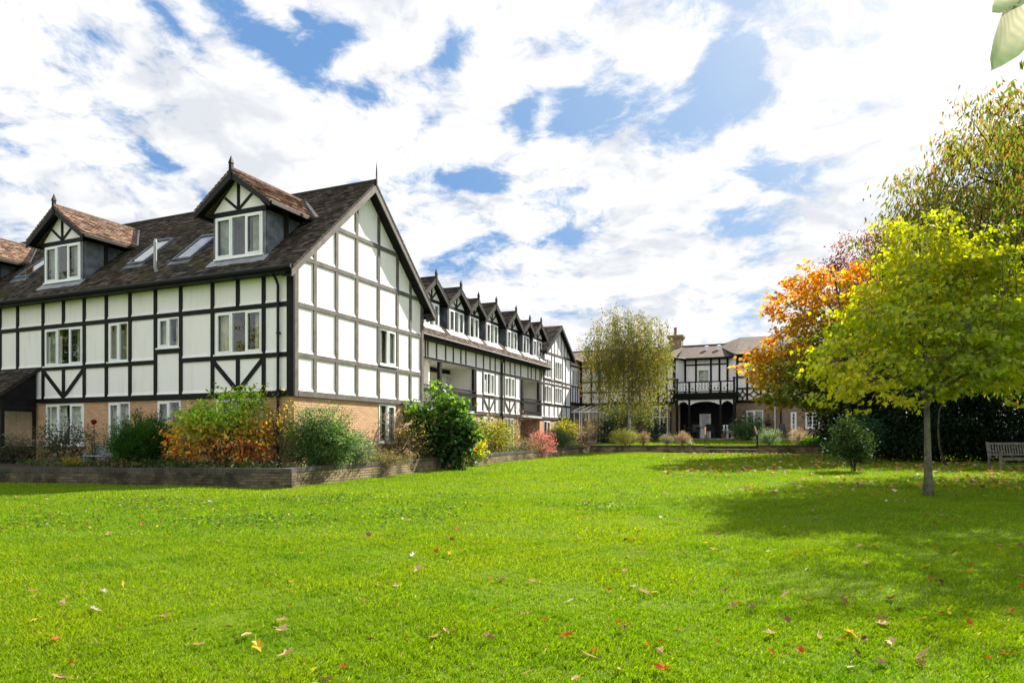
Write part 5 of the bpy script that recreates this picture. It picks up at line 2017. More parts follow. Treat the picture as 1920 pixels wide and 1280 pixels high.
shrub('golden_cushion_plant', 'low golden yellow cushion plant behind the wall top', 'plant', in_front_bed(138, -1.45), 0.40, 0.22, 0.30, 70, 22, 0.05, 0.03, [(3, (0.40, 0.29, 0.015)), (2, (0.28, 0.24, 0.02))], 'quad', 105)
shrub('dark_green_bush', 'dense ferny dark green bush left of the dogwood', 'shrub', in_front_bed(268, -0.85), 1.02, 0.6, 1.55, 330, 60, 0.11, 0.085, [(3, (0.018, 0.058, 0.007)), (2, (0.03, 0.095, 0.009)), (1, (0.07, 0.15, 0.012))], 'long', 106, upright=0.2, gap=0.0)


def dogwood_pal(rng, pos, base):
    M = len(pos)
    t = np.clip((0.72 - pos[:, 2]) * 2.2 + blob_noise(base, 2.4, 5) * 0.55, 0, 1)[:, None]
    c = pick(rng, M, [(3, (0.20, 0.27, 0.03)), (3, (0.12, 0.20, 0.022)), (2, (0.06, 0.12, 0.02)), (1, (0.34, 0.32, 0.04))], 0.2)
    o = pick(rng, M, [(2, (0.42, 0.16, 0.04)), (2, (0.26, 0.07, 0.03)), (2, (0.44, 0.28, 0.05)), (1, (0.14, 0.06, 0.025)), (2, (0.10, 0.15, 0.02))], 0.2)
    return c * (1 - t) + o * t


l = in_front_bed(420, -0.92)
shrub('dogwood_bush', 'large dogwood with lime green top leaves turning orange and red lower down', 'shrub', l, 1.62, 0.75, 2.3, 330, 20, 0.14, 0.125, dogwood_pal, 'oval', 107, tone=1.9, stems=22, droop=0.5, gap=0.16, stem_r=0.012,
      ells=[((0, 0, 0.95), (1.55, 0.7, 0.85)), ((0.35, 0, 1.5), (0.95, 0.55, 0.75)), ((-0.6, 0, 1.25), (0.8, 0.5, 0.6)), ((0.75, 0, 1.85), (0.3, 0.3, 0.45)), ((0.05, 0, 1.9), (0.35, 0.3, 0.35))])
shrub('yellow_leaf_shrub', 'tall sparse yellow leaved shrub against the house corner', 'shrub', in_front_bed(522, -0.35), 0.55, 0.35, 2.35, 60, 12, 0.12, 0.075, [(2, (0.34, 0.26, 0.04)), (2, (0.22, 0.20, 0.03)), (1, (0.36, 0.17, 0.04)), (1, (0.12, 0.15, 0.03))], 'oval', 108, gap=0.25, stem_r=0.012)
# side bed
l = in_side_bed(598, -0.75)
shrub('cotoneaster_bush', 'rounded dark green small leaved bush at the wall corner below the gable', 'shrub', l, 1.10, 0.75, 1.75, 340, 64, 0.11, 0.06, [(3, (0.022, 0.05, 0.014)), (3, (0.04, 0.078, 0.02)), (1.5, (0.10, 0.15, 0.035)), (0.3, (0.24, 0.26, 0.10))], 'oval', 109, tone=1.7, gap=0.06)
shrub('silver_bush', 'pale silver green bush spilling to the wall top beside the dark rounded bush', 'shrub', in_side_bed(655, -0.85), 0.78, 0.5, 1.05, 190, 50, 0.09, 0.055, [(2, (0.18, 0.22, 0.11)), (3, (0.08, 0.13, 0.045)), (1.5, (0.36, 0.38, 0.25)), (3, (0.04, 0.07, 0.025))], 'oval', 110, gap=0.08)


def brown_pal(rng, pos, base):
    M = len(pos)
    t = np.clip(pos[:, 0] * 0.6 + 0.5 + rng.normal(0, 0.2, M), 0, 1)[:, None]
    return pick(rng, M, [(2, (0.15, 0.085, 0.05)), (2, (0.10, 0.08, 0.04)), (1, (0.20, 0.12, 0.07))], 0.2) * (1 - t) + pick(rng, M, [(2, (0.13, 0.13, 0.03)), (1, (0.22, 0.18, 0.04)), (2, (0.07, 0.08, 0.03))], 0.2) * t


shrub('brown_shrub', 'leggy brown and olive shrub before the gable ground floor window', 'shrub', in_side_bed(745, -0.45), 1.25, 0.6, 1.55, 130, 18, 0.13, 0.075, brown_pal, 'oval', 111, gap=0.22, stem_r=0.012)
shrub('trailing_heath', 'olive brown heath trailing over the sunny wall', 'shrub', in_side_bed(718, -1.18), 0.95, 0.5, 0.55, 190, 30, 0.08, 0.045, [(3, (0.15, 0.12, 0.045)), (2, (0.11, 0.115, 0.04)), (1, (0.25, 0.16, 0.06))], 'long', 112,
      ells=[((0, 0, 0.18), (1.1, 0.35, 0.30)), ((-0.35, -0.22, 0.02), (0.6, 0.16, 0.28))], z0=-0.4)
shrub('strap_leaf_plant', 'strappy grey green clump between the brown shrub and the broad leaved bush', 'plant', in_side_bed(812, -0.95), 0.9, 0.4, 0.75, 120, 16, 0.08, 0.22, [(3, (0.045, 0.065, 0.03)), (2, (0.08, 0.10, 0.05)), (1, (0.20, 0.13, 0.06))], 'needle', 113, upright=0.8)
x, y = loc2w(on_v(833, -1.3), -1.3)
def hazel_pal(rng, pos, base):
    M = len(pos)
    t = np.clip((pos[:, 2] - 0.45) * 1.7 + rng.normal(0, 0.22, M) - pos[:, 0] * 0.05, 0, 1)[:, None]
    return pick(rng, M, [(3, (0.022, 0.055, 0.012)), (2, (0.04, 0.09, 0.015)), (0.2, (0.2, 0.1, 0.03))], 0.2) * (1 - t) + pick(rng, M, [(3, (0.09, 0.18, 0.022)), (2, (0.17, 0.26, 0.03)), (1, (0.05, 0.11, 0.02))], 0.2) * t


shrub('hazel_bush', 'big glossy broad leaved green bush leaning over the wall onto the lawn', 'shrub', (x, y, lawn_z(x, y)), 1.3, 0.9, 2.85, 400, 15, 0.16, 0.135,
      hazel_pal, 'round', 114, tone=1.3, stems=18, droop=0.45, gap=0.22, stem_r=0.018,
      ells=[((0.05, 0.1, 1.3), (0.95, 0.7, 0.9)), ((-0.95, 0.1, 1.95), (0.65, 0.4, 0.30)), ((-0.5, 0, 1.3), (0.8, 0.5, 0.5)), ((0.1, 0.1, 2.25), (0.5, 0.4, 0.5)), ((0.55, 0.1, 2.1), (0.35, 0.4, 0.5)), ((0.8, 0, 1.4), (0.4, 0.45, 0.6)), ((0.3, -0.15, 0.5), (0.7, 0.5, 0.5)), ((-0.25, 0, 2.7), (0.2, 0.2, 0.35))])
shrub('golden_ivy', 'yellow green climbing leaves spilling over the wall right of the broad leaved bush', 'shrub', in_side_bed(884, -1.2), 0.6, 0.45, 1.1, 90, 18, 0.11, 0.10, [(2, (0.30, 0.30, 0.03)), (2, (0.16, 0.22, 0.025)), (1, (0.40, 0.26, 0.04))], 'maple', 115, z0=-0.5,
      ells=[((0, 0, 0.45), (0.6, 0.4, 0.5)), ((0.1, -0.15, -0.1), (0.5, 0.2, 0.4))])
shrub('yellow_green_shrub', 'yellow green shrub below the middle first floor windows', 'shrub', in_side_bed(924, -0.1), 1.12, 0.9, 1.65, 170, 22, 0.15, 0.11, [(3, (0.17, 0.19, 0.025)), (2, (0.28, 0.25, 0.03)), (2, (0.09, 0.12, 0.02)), (0.5, (0.3, 0.12, 0.03))], 'oval', 116)
shrub('mixed_heather', 'low brown green heather along the wall before the tall ground floor window', 'shrub', in_side_bed(972, -0.9), 1.5, 0.6, 0.75, 150, 26, 0.10, 0.05, [(2, (0.14, 0.12, 0.06)), (2, (0.09, 0.11, 0.05)), (1, (0.24, 0.15, 0.07)), (1, (0.20, 0.17, 0.10))], 'long', 117, upright=0.4)
shrub('faded_hydrangea', 'bush of faded pinkish brown flower heads by the brick alcove', 'shrub', in_side_bed(980, 0.9), 0.7, 0.6, 2.0, 60, 20, 0.13, 0.08, [(2, (0.18, 0.10, 0.07)), (1, (0.30, 0.20, 0.16)), (2, (0.07, 0.07, 0.04))], 'oval', 118)
shrub('pink_shrub', 'pink leaved shrub hanging over the low wall', 'shrub', in_side_bed(1016, -1.35), 0.75, 0.6, 1.15, 130, 24, 0.11, 0.06, [(3, (0.40, 0.13, 0.12)), (2, (0.30, 0.09, 0.08)), (1, (0.42, 0.24, 0.16)), (1, (0.14, 0.10, 0.05))], 'oval', 119, z0=-0.6,
      ells=[((0, 0, 0.5), (0.75, 0.55, 0.55)), ((0.1, -0.2, 0.0), (0.45, 0.25, 0.45))])
shrub('rosemary_bush', 'spiky grey green rosemary mound by the end of the wing', 'shrub', in_side_bed(1044, -0.6), 1.1, 0.8, 1.1, 190, 26, 0.10, 0.16, [(3, (0.055, 0.10, 0.045)), (2, (0.09, 0.15, 0.07)), (1, (0.03, 0.06, 0.03))], 'needle', 120, upright=1.2)
shrub('golden_shrub', 'rounded yellow green shrub behind the rosemary mound', 'shrub', in_side_bed(1056, 0.5), 0.9, 0.7, 1.9, 130, 22, 0.13, 0.10, [(3, (0.25, 0.24, 0.025)), (2, (0.14, 0.17, 0.02)), (1, (0.36, 0.27, 0.03))], 'oval', 121)
shrub('reddish_shrub', 'airy brown red shrub in front of the conservatory', 'shrub', in_side_bed(1094, -0.4), 1.05, 0.8, 1.75, 150, 20, 0.13, 0.08, [(2, (0.22, 0.12, 0.06)), (2, (0.13, 0.10, 0.05)), (1, (0.32, 0.20, 0.08)), (1, (0.10, 0.12, 0.05))], 'long', 122, gap=0.2)
# along the upper lawn
shrub('laurel_bush', 'dark green bush between conservatory and birch stem', 'shrub', on_terrace(1138, 27.5), 1.15, 0.9, 1.75, 130, 24, 0.13, 0.10, [(3, (0.015, 0.045, 0.015)), (1, (0.03, 0.07, 0.02))], 'oval', 123)
shrub('understorey_bush', 'tall green bush wrapped round the foot of the birch', 'shrub', on_terrace(1180, 28.0), 1.9, 1.1, 2.9, 200, 24, 0.2, 0.11, [(3, (0.05, 0.075, 0.022)), (2, (0.03, 0.055, 0.018)), (1, (0.12, 0.11, 0.03))], 'oval', 124, gap=0.2)
shrub('golden_conifer', 'pale yellow green feathery shrub behind the terrace wall', 'shrub', on_terrace(1172, 24.3), 0.95, 0.7, 1.05, 160, 26, 0.10, 0.15, [(3, (0.24, 0.24, 0.06)), (2, (0.14, 0.17, 0.045)), (1, (0.34, 0.28, 0.09))], 'needle', 125, upright=1.0)
shrub('camellia_bush', 'dark glossy bush below the tall ground floor window of the rear house', 'shrub', on_terrace(1228, 29.5), 0.75, 0.6, 1.35, 90, 22, 0.12, 0.09, [(3, (0.015, 0.04, 0.018)), (1, (0.05, 0.08, 0.04))], 'oval', 126)
shrub('small_shrub', 'small low shrub beside the veranda post', 'shrub', on_terrace(1256, 29.8), 0.65, 0.5, 0.7, 60, 20, 0.1, 0.07, [(2, (0.06, 0.08, 0.03)), (1, (0.16, 0.14, 0.05))], 'oval', 127)
for i, (p, w_, hh, pal, lb) in enumerate((
        (1206, .40, .80, [(3, (0.16, 0.115, 0.065)), (1, (0.24, 0.17, 0.09))], 'round brown clipped lavender ball nearest the golden feathery shrub'),
        (1250, .42, .62, [(2, (0.10, 0.12, 0.05)), (2, (0.17, 0.12, 0.09))], 'greenish lavender mound between two brown lavender balls'),
        (1281, .44, .78, [(3, (0.17, 0.12, 0.07)), (1, (0.25, 0.18, 0.10))], 'round brown lavender ball just left of the steps'),
        (1498, .50, .95, [(3, (0.22, 0.16, 0.09)), (1, (0.30, 0.22, 0.13))], 'tan lavender ball on short stem right of the steps'))):
    shrub('lavender_ball', lb, 'shrub', on_terrace(p, 24.25), w_, w_, hh, 90, 22, 0.06, 0.11, pal, 'needle', 130 + i, upright=0.5, group='lavender balls behind the terrace wall',
          ells=[((0, 0, hh * 0.55), (w_, w_, hh * 0.43))])
shrub('rosemary_bush', 'upright pale green rosemary by the right handrail post', 'shrub', on_terrace(1441, 24.3), 0.62, 0.5, 0.95, 110, 24, 0.08, 0.15, [(3, (0.13, 0.17, 0.08)), (2, (0.07, 0.11, 0.05))], 'needle', 135, upright=1.4)
shrub('hosta_plant', 'low bright green leafy plant behind the right part of the terrace wall', 'plant', on_terrace(1524, 24.3), 0.6, 0.4, 0.52, 50, 14, 0.08, 0.14, [(3, (0.09, 0.22, 0.025)), (1, (0.20, 0.28, 0.04))], 'round', 136)
shrub('daisy_clump', 'small clump of white flowers at the left end of the steps', 'plant', on_terrace(1293, 23.95), 0.3, 0.25, 0.3, 30, 14, 0.05, 0.05, [(2, (0.10, 0.14, 0.03)), (1, (0.4, 0.38, 0.25))], 'oval', 137)
shrub('hydrangea_bush', 'rounded green bush with pale flower heads between veranda and french doors', 'shrub', on_terrace(1403, 30.4), 1.05, 0.8, 1.55, 150, 22, 0.13, 0.10, [(3, (0.04, 0.09, 0.02)), (2, (0.07, 0.13, 0.03))], 'oval', 138, flowers=(6, 0.1, [(1, (0.6, 0.6, 0.35))], 'round', 0.6))
shrub('wall_shrub', 'dark climbing shrub on the brick beside the veranda', 'shrub', on_terrace(1388, 31.5), 0.6, 0.4, 2.3, 70, 20, 0.13, 0.09, [(3, (0.02, 0.035, 0.02)), (1, (0.06, 0.06, 0.03))], 'oval', 139)
shrub('heather_bed', 'dark plum coloured planting against the brick right of the french doors', 'shrub', on_terrace(1452, 31.2), 0.9, 0.5, 0.85, 90, 20, 0.1, 0.07, [(3, (0.05, 0.03, 0.03)), (1, (0.10, 0.06, 0.05))], 'long', 140)
shrub('wall_plant', 'thin brown climber under the small pane window', 'shrub', on_terrace(1560, 29.5), 0.9, 0.5, 0.9, 70, 18, 0.1, 0.07, [(2, (0.14, 0.10, 0.06)), (1, (0.08, 0.09, 0.04))], 'long', 141)
# lawn shrubs on the right
x, y, z = at(1600, 22.0)
shrub('laurel_shrub', 'green shrub on bare stems standing on the lawn left of the maple trunk', 'shrub', (x, y, z), 0.78, 0.6, 1.75, 150, 24, 0.12, 0.09, [(3, (0.022, 0.050, 0.008)), (2, (0.036, 0.072, 0.010)), (1, (0.07, 0.10, 0.018))], 'oval', 142, tone=0.75, stems=8, stem_r=0.014, droop=0.4,
      ells=[((-0.2, 0, 1.35), (0.45, 0.4, 0.38)), ((-0.15, 0, 0.72), (0.7, 0.5, 0.36)), ((0.35, -0.05, 1.05), (0.35, 0.3, 0.3))], z0=0.3)
x, y, z = at(1560, 33.0)
shrub('box_bush', 'round dark bush closing the right end of the terrace wall', 'shrub', (x, y, z), 0.6, 0.6, 1.0, 90, 22, 0.1, 0.07, [(3, (0.02, 0.05, 0.015)), (1, (0.05, 0.09, 0.02))], 'oval', 143)
x, y, z = at(1608, 26.5)
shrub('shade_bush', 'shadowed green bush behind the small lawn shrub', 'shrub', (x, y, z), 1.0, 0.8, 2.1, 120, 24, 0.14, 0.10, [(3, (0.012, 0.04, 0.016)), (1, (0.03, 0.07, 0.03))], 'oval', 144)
# bare leaning stem behind the maple trunk
x, y, z = at(1776, 23.5)
b = MB()
b.tube([(0, 0, -0.05), (-0.16, 0, 0.35), (-0.28, 0, 0.8), (-0.28, 0.05, 1.3), (-0.22, 0.1, 1.9), (0.1, 0.1, 2.8)], [0.045, 0.035, 0.032, 0.03, 0.026, 0.018], 7)
o = b.build('leaning_sapling', 'bark', None, smooth=True)
o.location = (x, y, z)
tag(o, 'thin bare stem leaning left in the shade behind the maple trunk', 'sapling')

# hanging leaf close to the lens, at the top right corner
tw = thing('hanging_twig', 'twig with two pale blurred leaves hanging close at the upper right corner', 'twig', (1.08, 1.48, EYE + 0.87))
b = MB()
b.tube([(0.30, 0.0, 0.30), (0.10, 0.0, 0.16), (0.02, 0.0, 0.075)], [0.004, 0.003, 0.0015], 6)
b.tube([(0.30, 0.0, 0.30), (1.4, 1.15, 1.45), (3.9, 3.5, 3.1), (6.9, 7.0, 4.3), (10.6, 10.4, 4.7)], [0.004, 0.009, 0.016, 0.025, 0.04], 6)
b.build('stalk', 'bark', tw)
rng = np.random.default_rng(3)
for (c, t, L_, w_, nn) in (((0.022, 0, 0.068), (-0.36, 0.0, -1.0), 0.145, 0.32, (0.25, -1, 0.0)), ((0.035, 0.0, 0.105), (-0.65, 0.0, -0.45), 0.085, 0.36, (0.1, -1, 0.3))):
    t, nn = Vector(t).normalized(), Vector(nn)
    s_ = t.cross(nn).normalized()
    n_ = s_.cross(t)
    outl = [(0, 0.02), (.12, .55), (.3, .92), (.5, 1.0), (.7, .8), (.88, .38), (1, 0.0)]
    m = MB()
    vs, fs = [], []
    for a_, b_ in outl:
        for q in (-1, -0.5, 0, 0.5, 1):
            wv = 0.004 * math.sin(a_ * 40) * abs(q)
            p = Vector(c) + t * (a_ * L_) + s_ * (q * b_ * w_ * L_) + n_ * (0.10 * abs(q) * L_ * b_ - 0.12 * a_ * a_ * L_ + wv)
            vs.append(p)
    for i in range(len(outl) - 1):
        for j in range(4):
            fs.append((i * 5 + j, i * 5 + j + 1, (i + 1) * 5 + j + 1, (i + 1) * 5 + j))
    m.add(vs, fs)
    lf = m.build('leaf_blade', 'pale_leaf', tw, smooth=True, fix=False)

# ------------------------------------------------------------------ garden furniture
def slat_bench(name, label, loc, rz, W_=1.55, wood='weathered_wood'):
    t = thing(name, label, 'bench', loc, rz)
    for sx in (-1, 1):
        x0 = sx * (W_ / 2 - 0.035)
        l_ = MB()
        l_.box((x0 - 0.033, -0.30, 0), (x0 + 0.033, -0.235, 0.62))
        l_.build('leg', wood, t)
        l_ = MB()
        l_.prism([(x0 - 0.035, 0.20, 0), (x0 + 0.035, 0.20, 0), (x0 + 0.035, 0.265, 0), (x0 - 0.035, 0.265, 0)], (0, 0.0, 0.42))
        l_.prism([(x0 - 0.035, 0.20, 0.42), (x0 + 0.035, 0.20, 0.42), (x0 + 0.035, 0.265, 0.42), (x0 - 0.035, 0.265, 0.42)], (0, 0.11, 0.53))
        l_.build('leg', wood, t)
        l_ = MB()
        l_.prism([(x0 - 0.05, -0.33, 0.62), (x0 + 0.05, -0.33, 0.62), (x0 + 0.05, 0.24, 0.60), (x0 - 0.05, 0.24, 0.60)], (0, 0, 0.035))
        l_.build('arm', wood, t)
    s_ = MB()
    for i in range(6):
        s_.box((-W_ / 2 + 0.0, -0.31 + i * 0.087, 0.40 - 0.004 * i), (W_ / 2, -0.235 + i * 0.087, 0.425 - 0.004 * i))
    s_.box((-W_ / 2 + 0.07, -0.295, 0.325), (W_ / 2 - 0.07, -0.265, 0.398))
    s_.build('seat', wood, t)
    b_ = MB()
    def bp_(z):
        return 0.235 + 0.11 * (z - 0.42) / 0.53
    b_.prism([(-W_ / 2 + 0.07, bp_(0.86) - 0.025, 0.86), (W_ / 2 - 0.07, bp_(0.86) - 0.025, 0.86), (W_ / 2 - 0.07, bp_(0.86) + 0.02, 0.86), (-W_ / 2 + 0.07, bp_(0.86) + 0.02, 0.86)], (0, 0.014, 0.07))
    b_.prism([(-W_ / 2 + 0.07, bp_(0.48) - 0.02, 0.48), (W_ / 2 - 0.07, bp_(0.48) - 0.02, 0.48), (W_ / 2 - 0.07, bp_(0.48) + 0.02, 0.48), (-W_ / 2 + 0.07, bp_(0.48) + 0.02, 0.48)], (0, 0.01, 0.05))
    n = 14
    for i in range(n):
        x = -W_ / 2 + 0.12 + (W_ - 0.24) * i / (n - 1)
        b_.prism([(x - 0.024, bp_(0.53) - 0.008, 0.53), (x + 0.024, bp_(0.53) - 0.008, 0.53), (x + 0.024, bp_(0.53) + 0.01, 0.53), (x - 0.024, bp_(0.53) + 0.01, 0.53)], (0, 0.068, 0.33))
    b_.build('backrest', wood, t)
    return t


x, y, z = at(1862, 21.8)
bench = slat_bench('garden_bench', 'weathered grey slatted wooden bench on the shaded lawn', (x + 0.92, y + 0.3, z), rad(4))
bench.scale = (0.94, 0.94, 0.94)

l = in_front_bed(186, -1.0)
t = thing('seat_bench', 'small blue painted metal garden seat in the front bed', 'bench', l, rad(-15))
for sx in (-0.38, 0.38):
    for yy in (-0.18, 0.18):
        m = MB()
        m.tube([(sx, yy, 0), (sx, yy, 0.22), (sx * 0.97, yy, 0.42 if yy < 0 else 0.60)], 0.016, 6)
        m.build('leg', 'blue_paint', t)
m = MB()
for i in range(6):
    m.box((-0.42, -0.2 + i * 0.07, 0.30), (0.42, -0.15 + i * 0.07, 0.32))
m.build('seat', 'blue_paint', t)
m = MB()
for i in range(9):
    x = -0.34 + 0.085 * i
    m.tube([(x, 0.18, 0.34), (x + 0.05, 0.20, 0.58)], 0.009, 5)
    m.tube([(x + 0.05, 0.18, 0.34), (x, 0.20, 0.58)], 0.009, 5)
m.tube([(-0.38, 0.2, 0.60), (0, 0.2, 0.66), (0.38, 0.2, 0.60)], 0.014, 6)
m.build('backrest', 'blue_paint', t)

# handrail posts with red and white tops beside the steps
for i, (p, lean, lb) in enumerate(((1322, 0.0, 'upright black post with white and red top at the left end of the steps'), (1420, -0.28, 'black post with leaning white and red top at the right end of the steps'))):
    v = on_u(p, BACK_U + 0.12)
    x, y = loc2w(BACK_U + 0.12, v)
    t = thing('step_marker_post', lb, 'post', (x, y, 0.80))
    m = MB()
    m.tube([(0, 0, -0.02), (0, 0, 0.62)], 0.022 if i == 0 else 0.05, 8)
    m.build('post', 'black_metal', t)
    m = MB()
    m.prism([(-0.045, -0.012, 0.60), (0.045, -0.012, 0.60), (0.045 + lean * 0.5, -0.012, 1.05), (-0.045 + lean * 0.5, -0.012, 1.05)], (0, 0.02, 0))
    m.build('marker_board', 'white_frame', t)
    m = MB()
    for q in (-1, 1):
        m.prism([(q * 0.052 - 0.014, -0.016, 0.60), (q * 0.052 + 0.014, -0.016, 0.60), (q * 0.052 + 0.014 + lean * 0.5, -0.016, 1.05), (q * 0.052 - 0.014 + lean * 0.5, -0.016, 1.05)], (0, 0.03, 0))
    m.build('red_edge', 'red_paint', t)

# veranda furniture
def chair(name, label, loc, rz, mat, group=None):
    t = thing(name, label, 'chair', loc, rz, group)
    for sx in (-0.23, 0.23):
        m = MB()
        m.tube([(sx, -0.24, 0), (sx, -0.24, 0.64), (sx, 0.16, 0.66)], 0.017, 6)
        m.build('leg', mat, t)
        m = MB()
        m.tube([(sx, 0.26, 0), (sx, 0.22, 0.42), (sx, 0.32, 0.92)], 0.017, 6)
        m.build('leg', mat, t)
    m = MB()
    m.box((-0.24, -0.25, 0.42), (0.24, 0.23, 0.455))
    m.build('seat', mat, t)
    m = MB()
    m.prism([(-0.23, 0.225, 0.47), (0.23, 0.225, 0.47), (0.23, 0.32, 0.92), (-0.23, 0.32, 0.92)], (0, 0.025, 0))
    m.build('backrest', mat, t)
    return t


for i, (p, u, rz, lb) in enumerate(((1292, 31.2, 1.2, 'black chair on the paving left of the veranda door'), (1303, 31.0, -0.5, 'second black chair from the left by the veranda table'), (1333, 31.1, 2.6, 'black chair right of the veranda door'))):
    x, y = loc2w(u, on_u(p, u))
    chair('patio_chair', lb, (x, y, 1.20), rz, 'black_metal', 'black chairs in front of the veranda')
x, y = loc2w(31.2, on_u(1318, 31.2))
t = thing('patio_table', 'round black patio table before the white veranda door', 'table', (x, y, 1.2))
m = MB()
m.lathe((0, 0, 0.70), [(0.48, 0), (0.49, 0.015), (0.48, 0.03)], 20)
m.build('tabletop', 'black_metal', t)
for k in range(4):
    q = math.pi / 2 * k + 0.4
    m = MB()
    m.tube([(0.36 * math.cos(q), 0.36 * math.sin(q), 0), (0.25 * math.cos(q), 0.25 * math.sin(q), 0.70)], 0.018, 6)
    m.build('leg', 'black_metal', t)
x, y = loc2w(31.1, on_u(1473, 31.1))
chair('patio_chair', 'dark garden chair against the brick beside the black drainpipe', (x, y, 1.2), 0.4, 'black_metal')
x, y = loc2w(30.8, on_u(1374, 30.8))
t = thing('stone_urn', 'pale stone pedestal urn planted with flowers by the veranda corner', 'planter', (x, y, 1.17))
m = MB()
m.lathe((0, 0, 0), [(0.20, 0), (0.20, 0.06), (0.10, 0.12), (0.09, 0.20), (0.20, 0.28), (0.31, 0.40), (0.33, 0.46), (0.36, 0.48), (0.36, 0.51), (0.28, 0.50)], 18)
m.build('bowl', 'stone', t)
rng = np.random.default_rng(77)
P = rng.normal(0, 1, (260, 3)) * np.array([0.16, 0.16, 0.17]) + np.array([0, 0, 0.66])
co, k = leaves_co(rng, P, np.full(260, 0.10), rng.normal(0, 1, (260, 3)) + np.array([0, 0, 0.8]), np.array([[0, -0.3, 1.0]]), 'oval')
raw_mesh('plant', co, k, pick(rng, 260, [(3, (0.10, 0.14, 0.06)), (1, (0.3, 0.2, 0.12))]), 'leaf', t)
x, y = loc2w(31.3, on_u(1357, 31.3))
t = thing('flower_pot', 'small terracotta pot with a green plant in front of the white veranda railing', 'planter', (x, y, 1.19))
m = MB()
m.lathe((0, 0, 0), [(0.11, 0), (0.16, 0.24), (0.18, 0.25), (0.18, 0.30), (0.14, 0.29)], 14)
m.build('pot', 'terracotta', t)
P = rng.normal(0, 1, (160, 3)) * np.array([0.12, 0.12, 0.10]) + np.array([0, 0, 0.40])
co, k = leaves_co(rng, P, np.full(160, 0.09), rng.normal(0, 1, (160, 3)) + np.array([0, 0, 0.8]), np.array([[0, -0.3, 1.0]]), 'oval')
raw_mesh('plant', co, k, pick(rng, 160, [(3, (0.03, 0.07, 0.03))]), 'leaf', t)
u = RU - 0.42
x, y = loc2w(u, on_u(1440, u))
t = thing('hanging_basket', 'hanging basket of dark trailing plants on a bracket right of the french doors', 'basket', (x, y, 2.15))
m = MB()
m.lathe((0, 0, -0.16), [(0.05, 0), (0.16, 0.06), (0.21, 0.16), (0.16, 0.16)], 14)
m.build('bowl', 'dark_bark', t)
m = MB()
for k_ in range(3):
    q = k_ * 2.09
    m.tube([(0.2 * math.cos(q), 0.2 * math.sin(q), 0), (0, 0, 0.62)], 0.008, 5)
bx2, by2 = D1[0] * 0.42, D1[1] * 0.42
m.tube([(0, 0, 0.62), (bx2 * 0.5, by2 * 0.5, 0.7), (bx2, by2, 0.68), (bx2, by2, 0.3)], 0.014, 6)
m.build('chain', 'black_metal', t)
P = rng.normal(0, 1, (240, 3)) * np.array([0.17, 0.17, 0.14]) + np.array([0, 0, 0.06])
co, k = leaves_co(rng, P, np.full(240, 0.09), rng.normal(0, 1, (240, 3)) + np.array([0, 0, -0.4]), np.array([[0, -0.3, 1.0]]), 'oval')
raw_mesh('plant', co, k, pick(rng, 240, [(3, (0.03, 0.05, 0.025)), (1, (0.10, 0.05, 0.04))]), 'leaf', t)

# ==================================================================================================
#                                       GRASS AND FALLEN LEAVES
# ==================================================================================================
WN = Vector((-(WL[1] - W0[1]), WL[0] - W0[0])).normalized()


def np_lawn_z(x, y):
    g = 0.0162 * np.clip(y - 16.8, 0, 43.2)
    g = g + 0.010 * np.clip(x - 3.0, 0, 20.0) * np.clip((y - 6) / 8.0, 0, 1)
    return g + 0.012 * np.sin(x * 0.9 + 1.3) * np.sin(y * 0.7) + 0.008 * np.sin(x * 2.3 + y * 1.9)


def on_lawn(x, y):
    du = x - A[0]
    dv = y - A[1]
    u = du * D1[0] + dv * D1[1]
    v = du * D2[0] + dv * D2[1]
    side = (x - W0[0]) * (WL[1] - W0[1]) - (y - W0[1]) * (WL[0] - W0[0])   # >0 on the camera side of the front wall
    ok_side = (v < -1.29 - (u + 1.8) * 0.0095) | (x < W0[0])
    ok_front = (side < -0.02) | (x > W0[0] + 0.1)
    return ok_side & ok_front & ((u < BACK_U - 0.05) | (v < -21))


def n2(x, y, f, s):
    return (np.sin(x * f + s) * np.sin(y * f * 1.13 + s * 1.7) + np.sin((x + y) * f * 0.61 + s * 2.1) * np.sin((x - y * 0.8) * f * 0.83 + s) + 0.7 * np.sin(x * f * 2.1 + s) * np.sin(y * f * 2.4 - s)) / 2.7


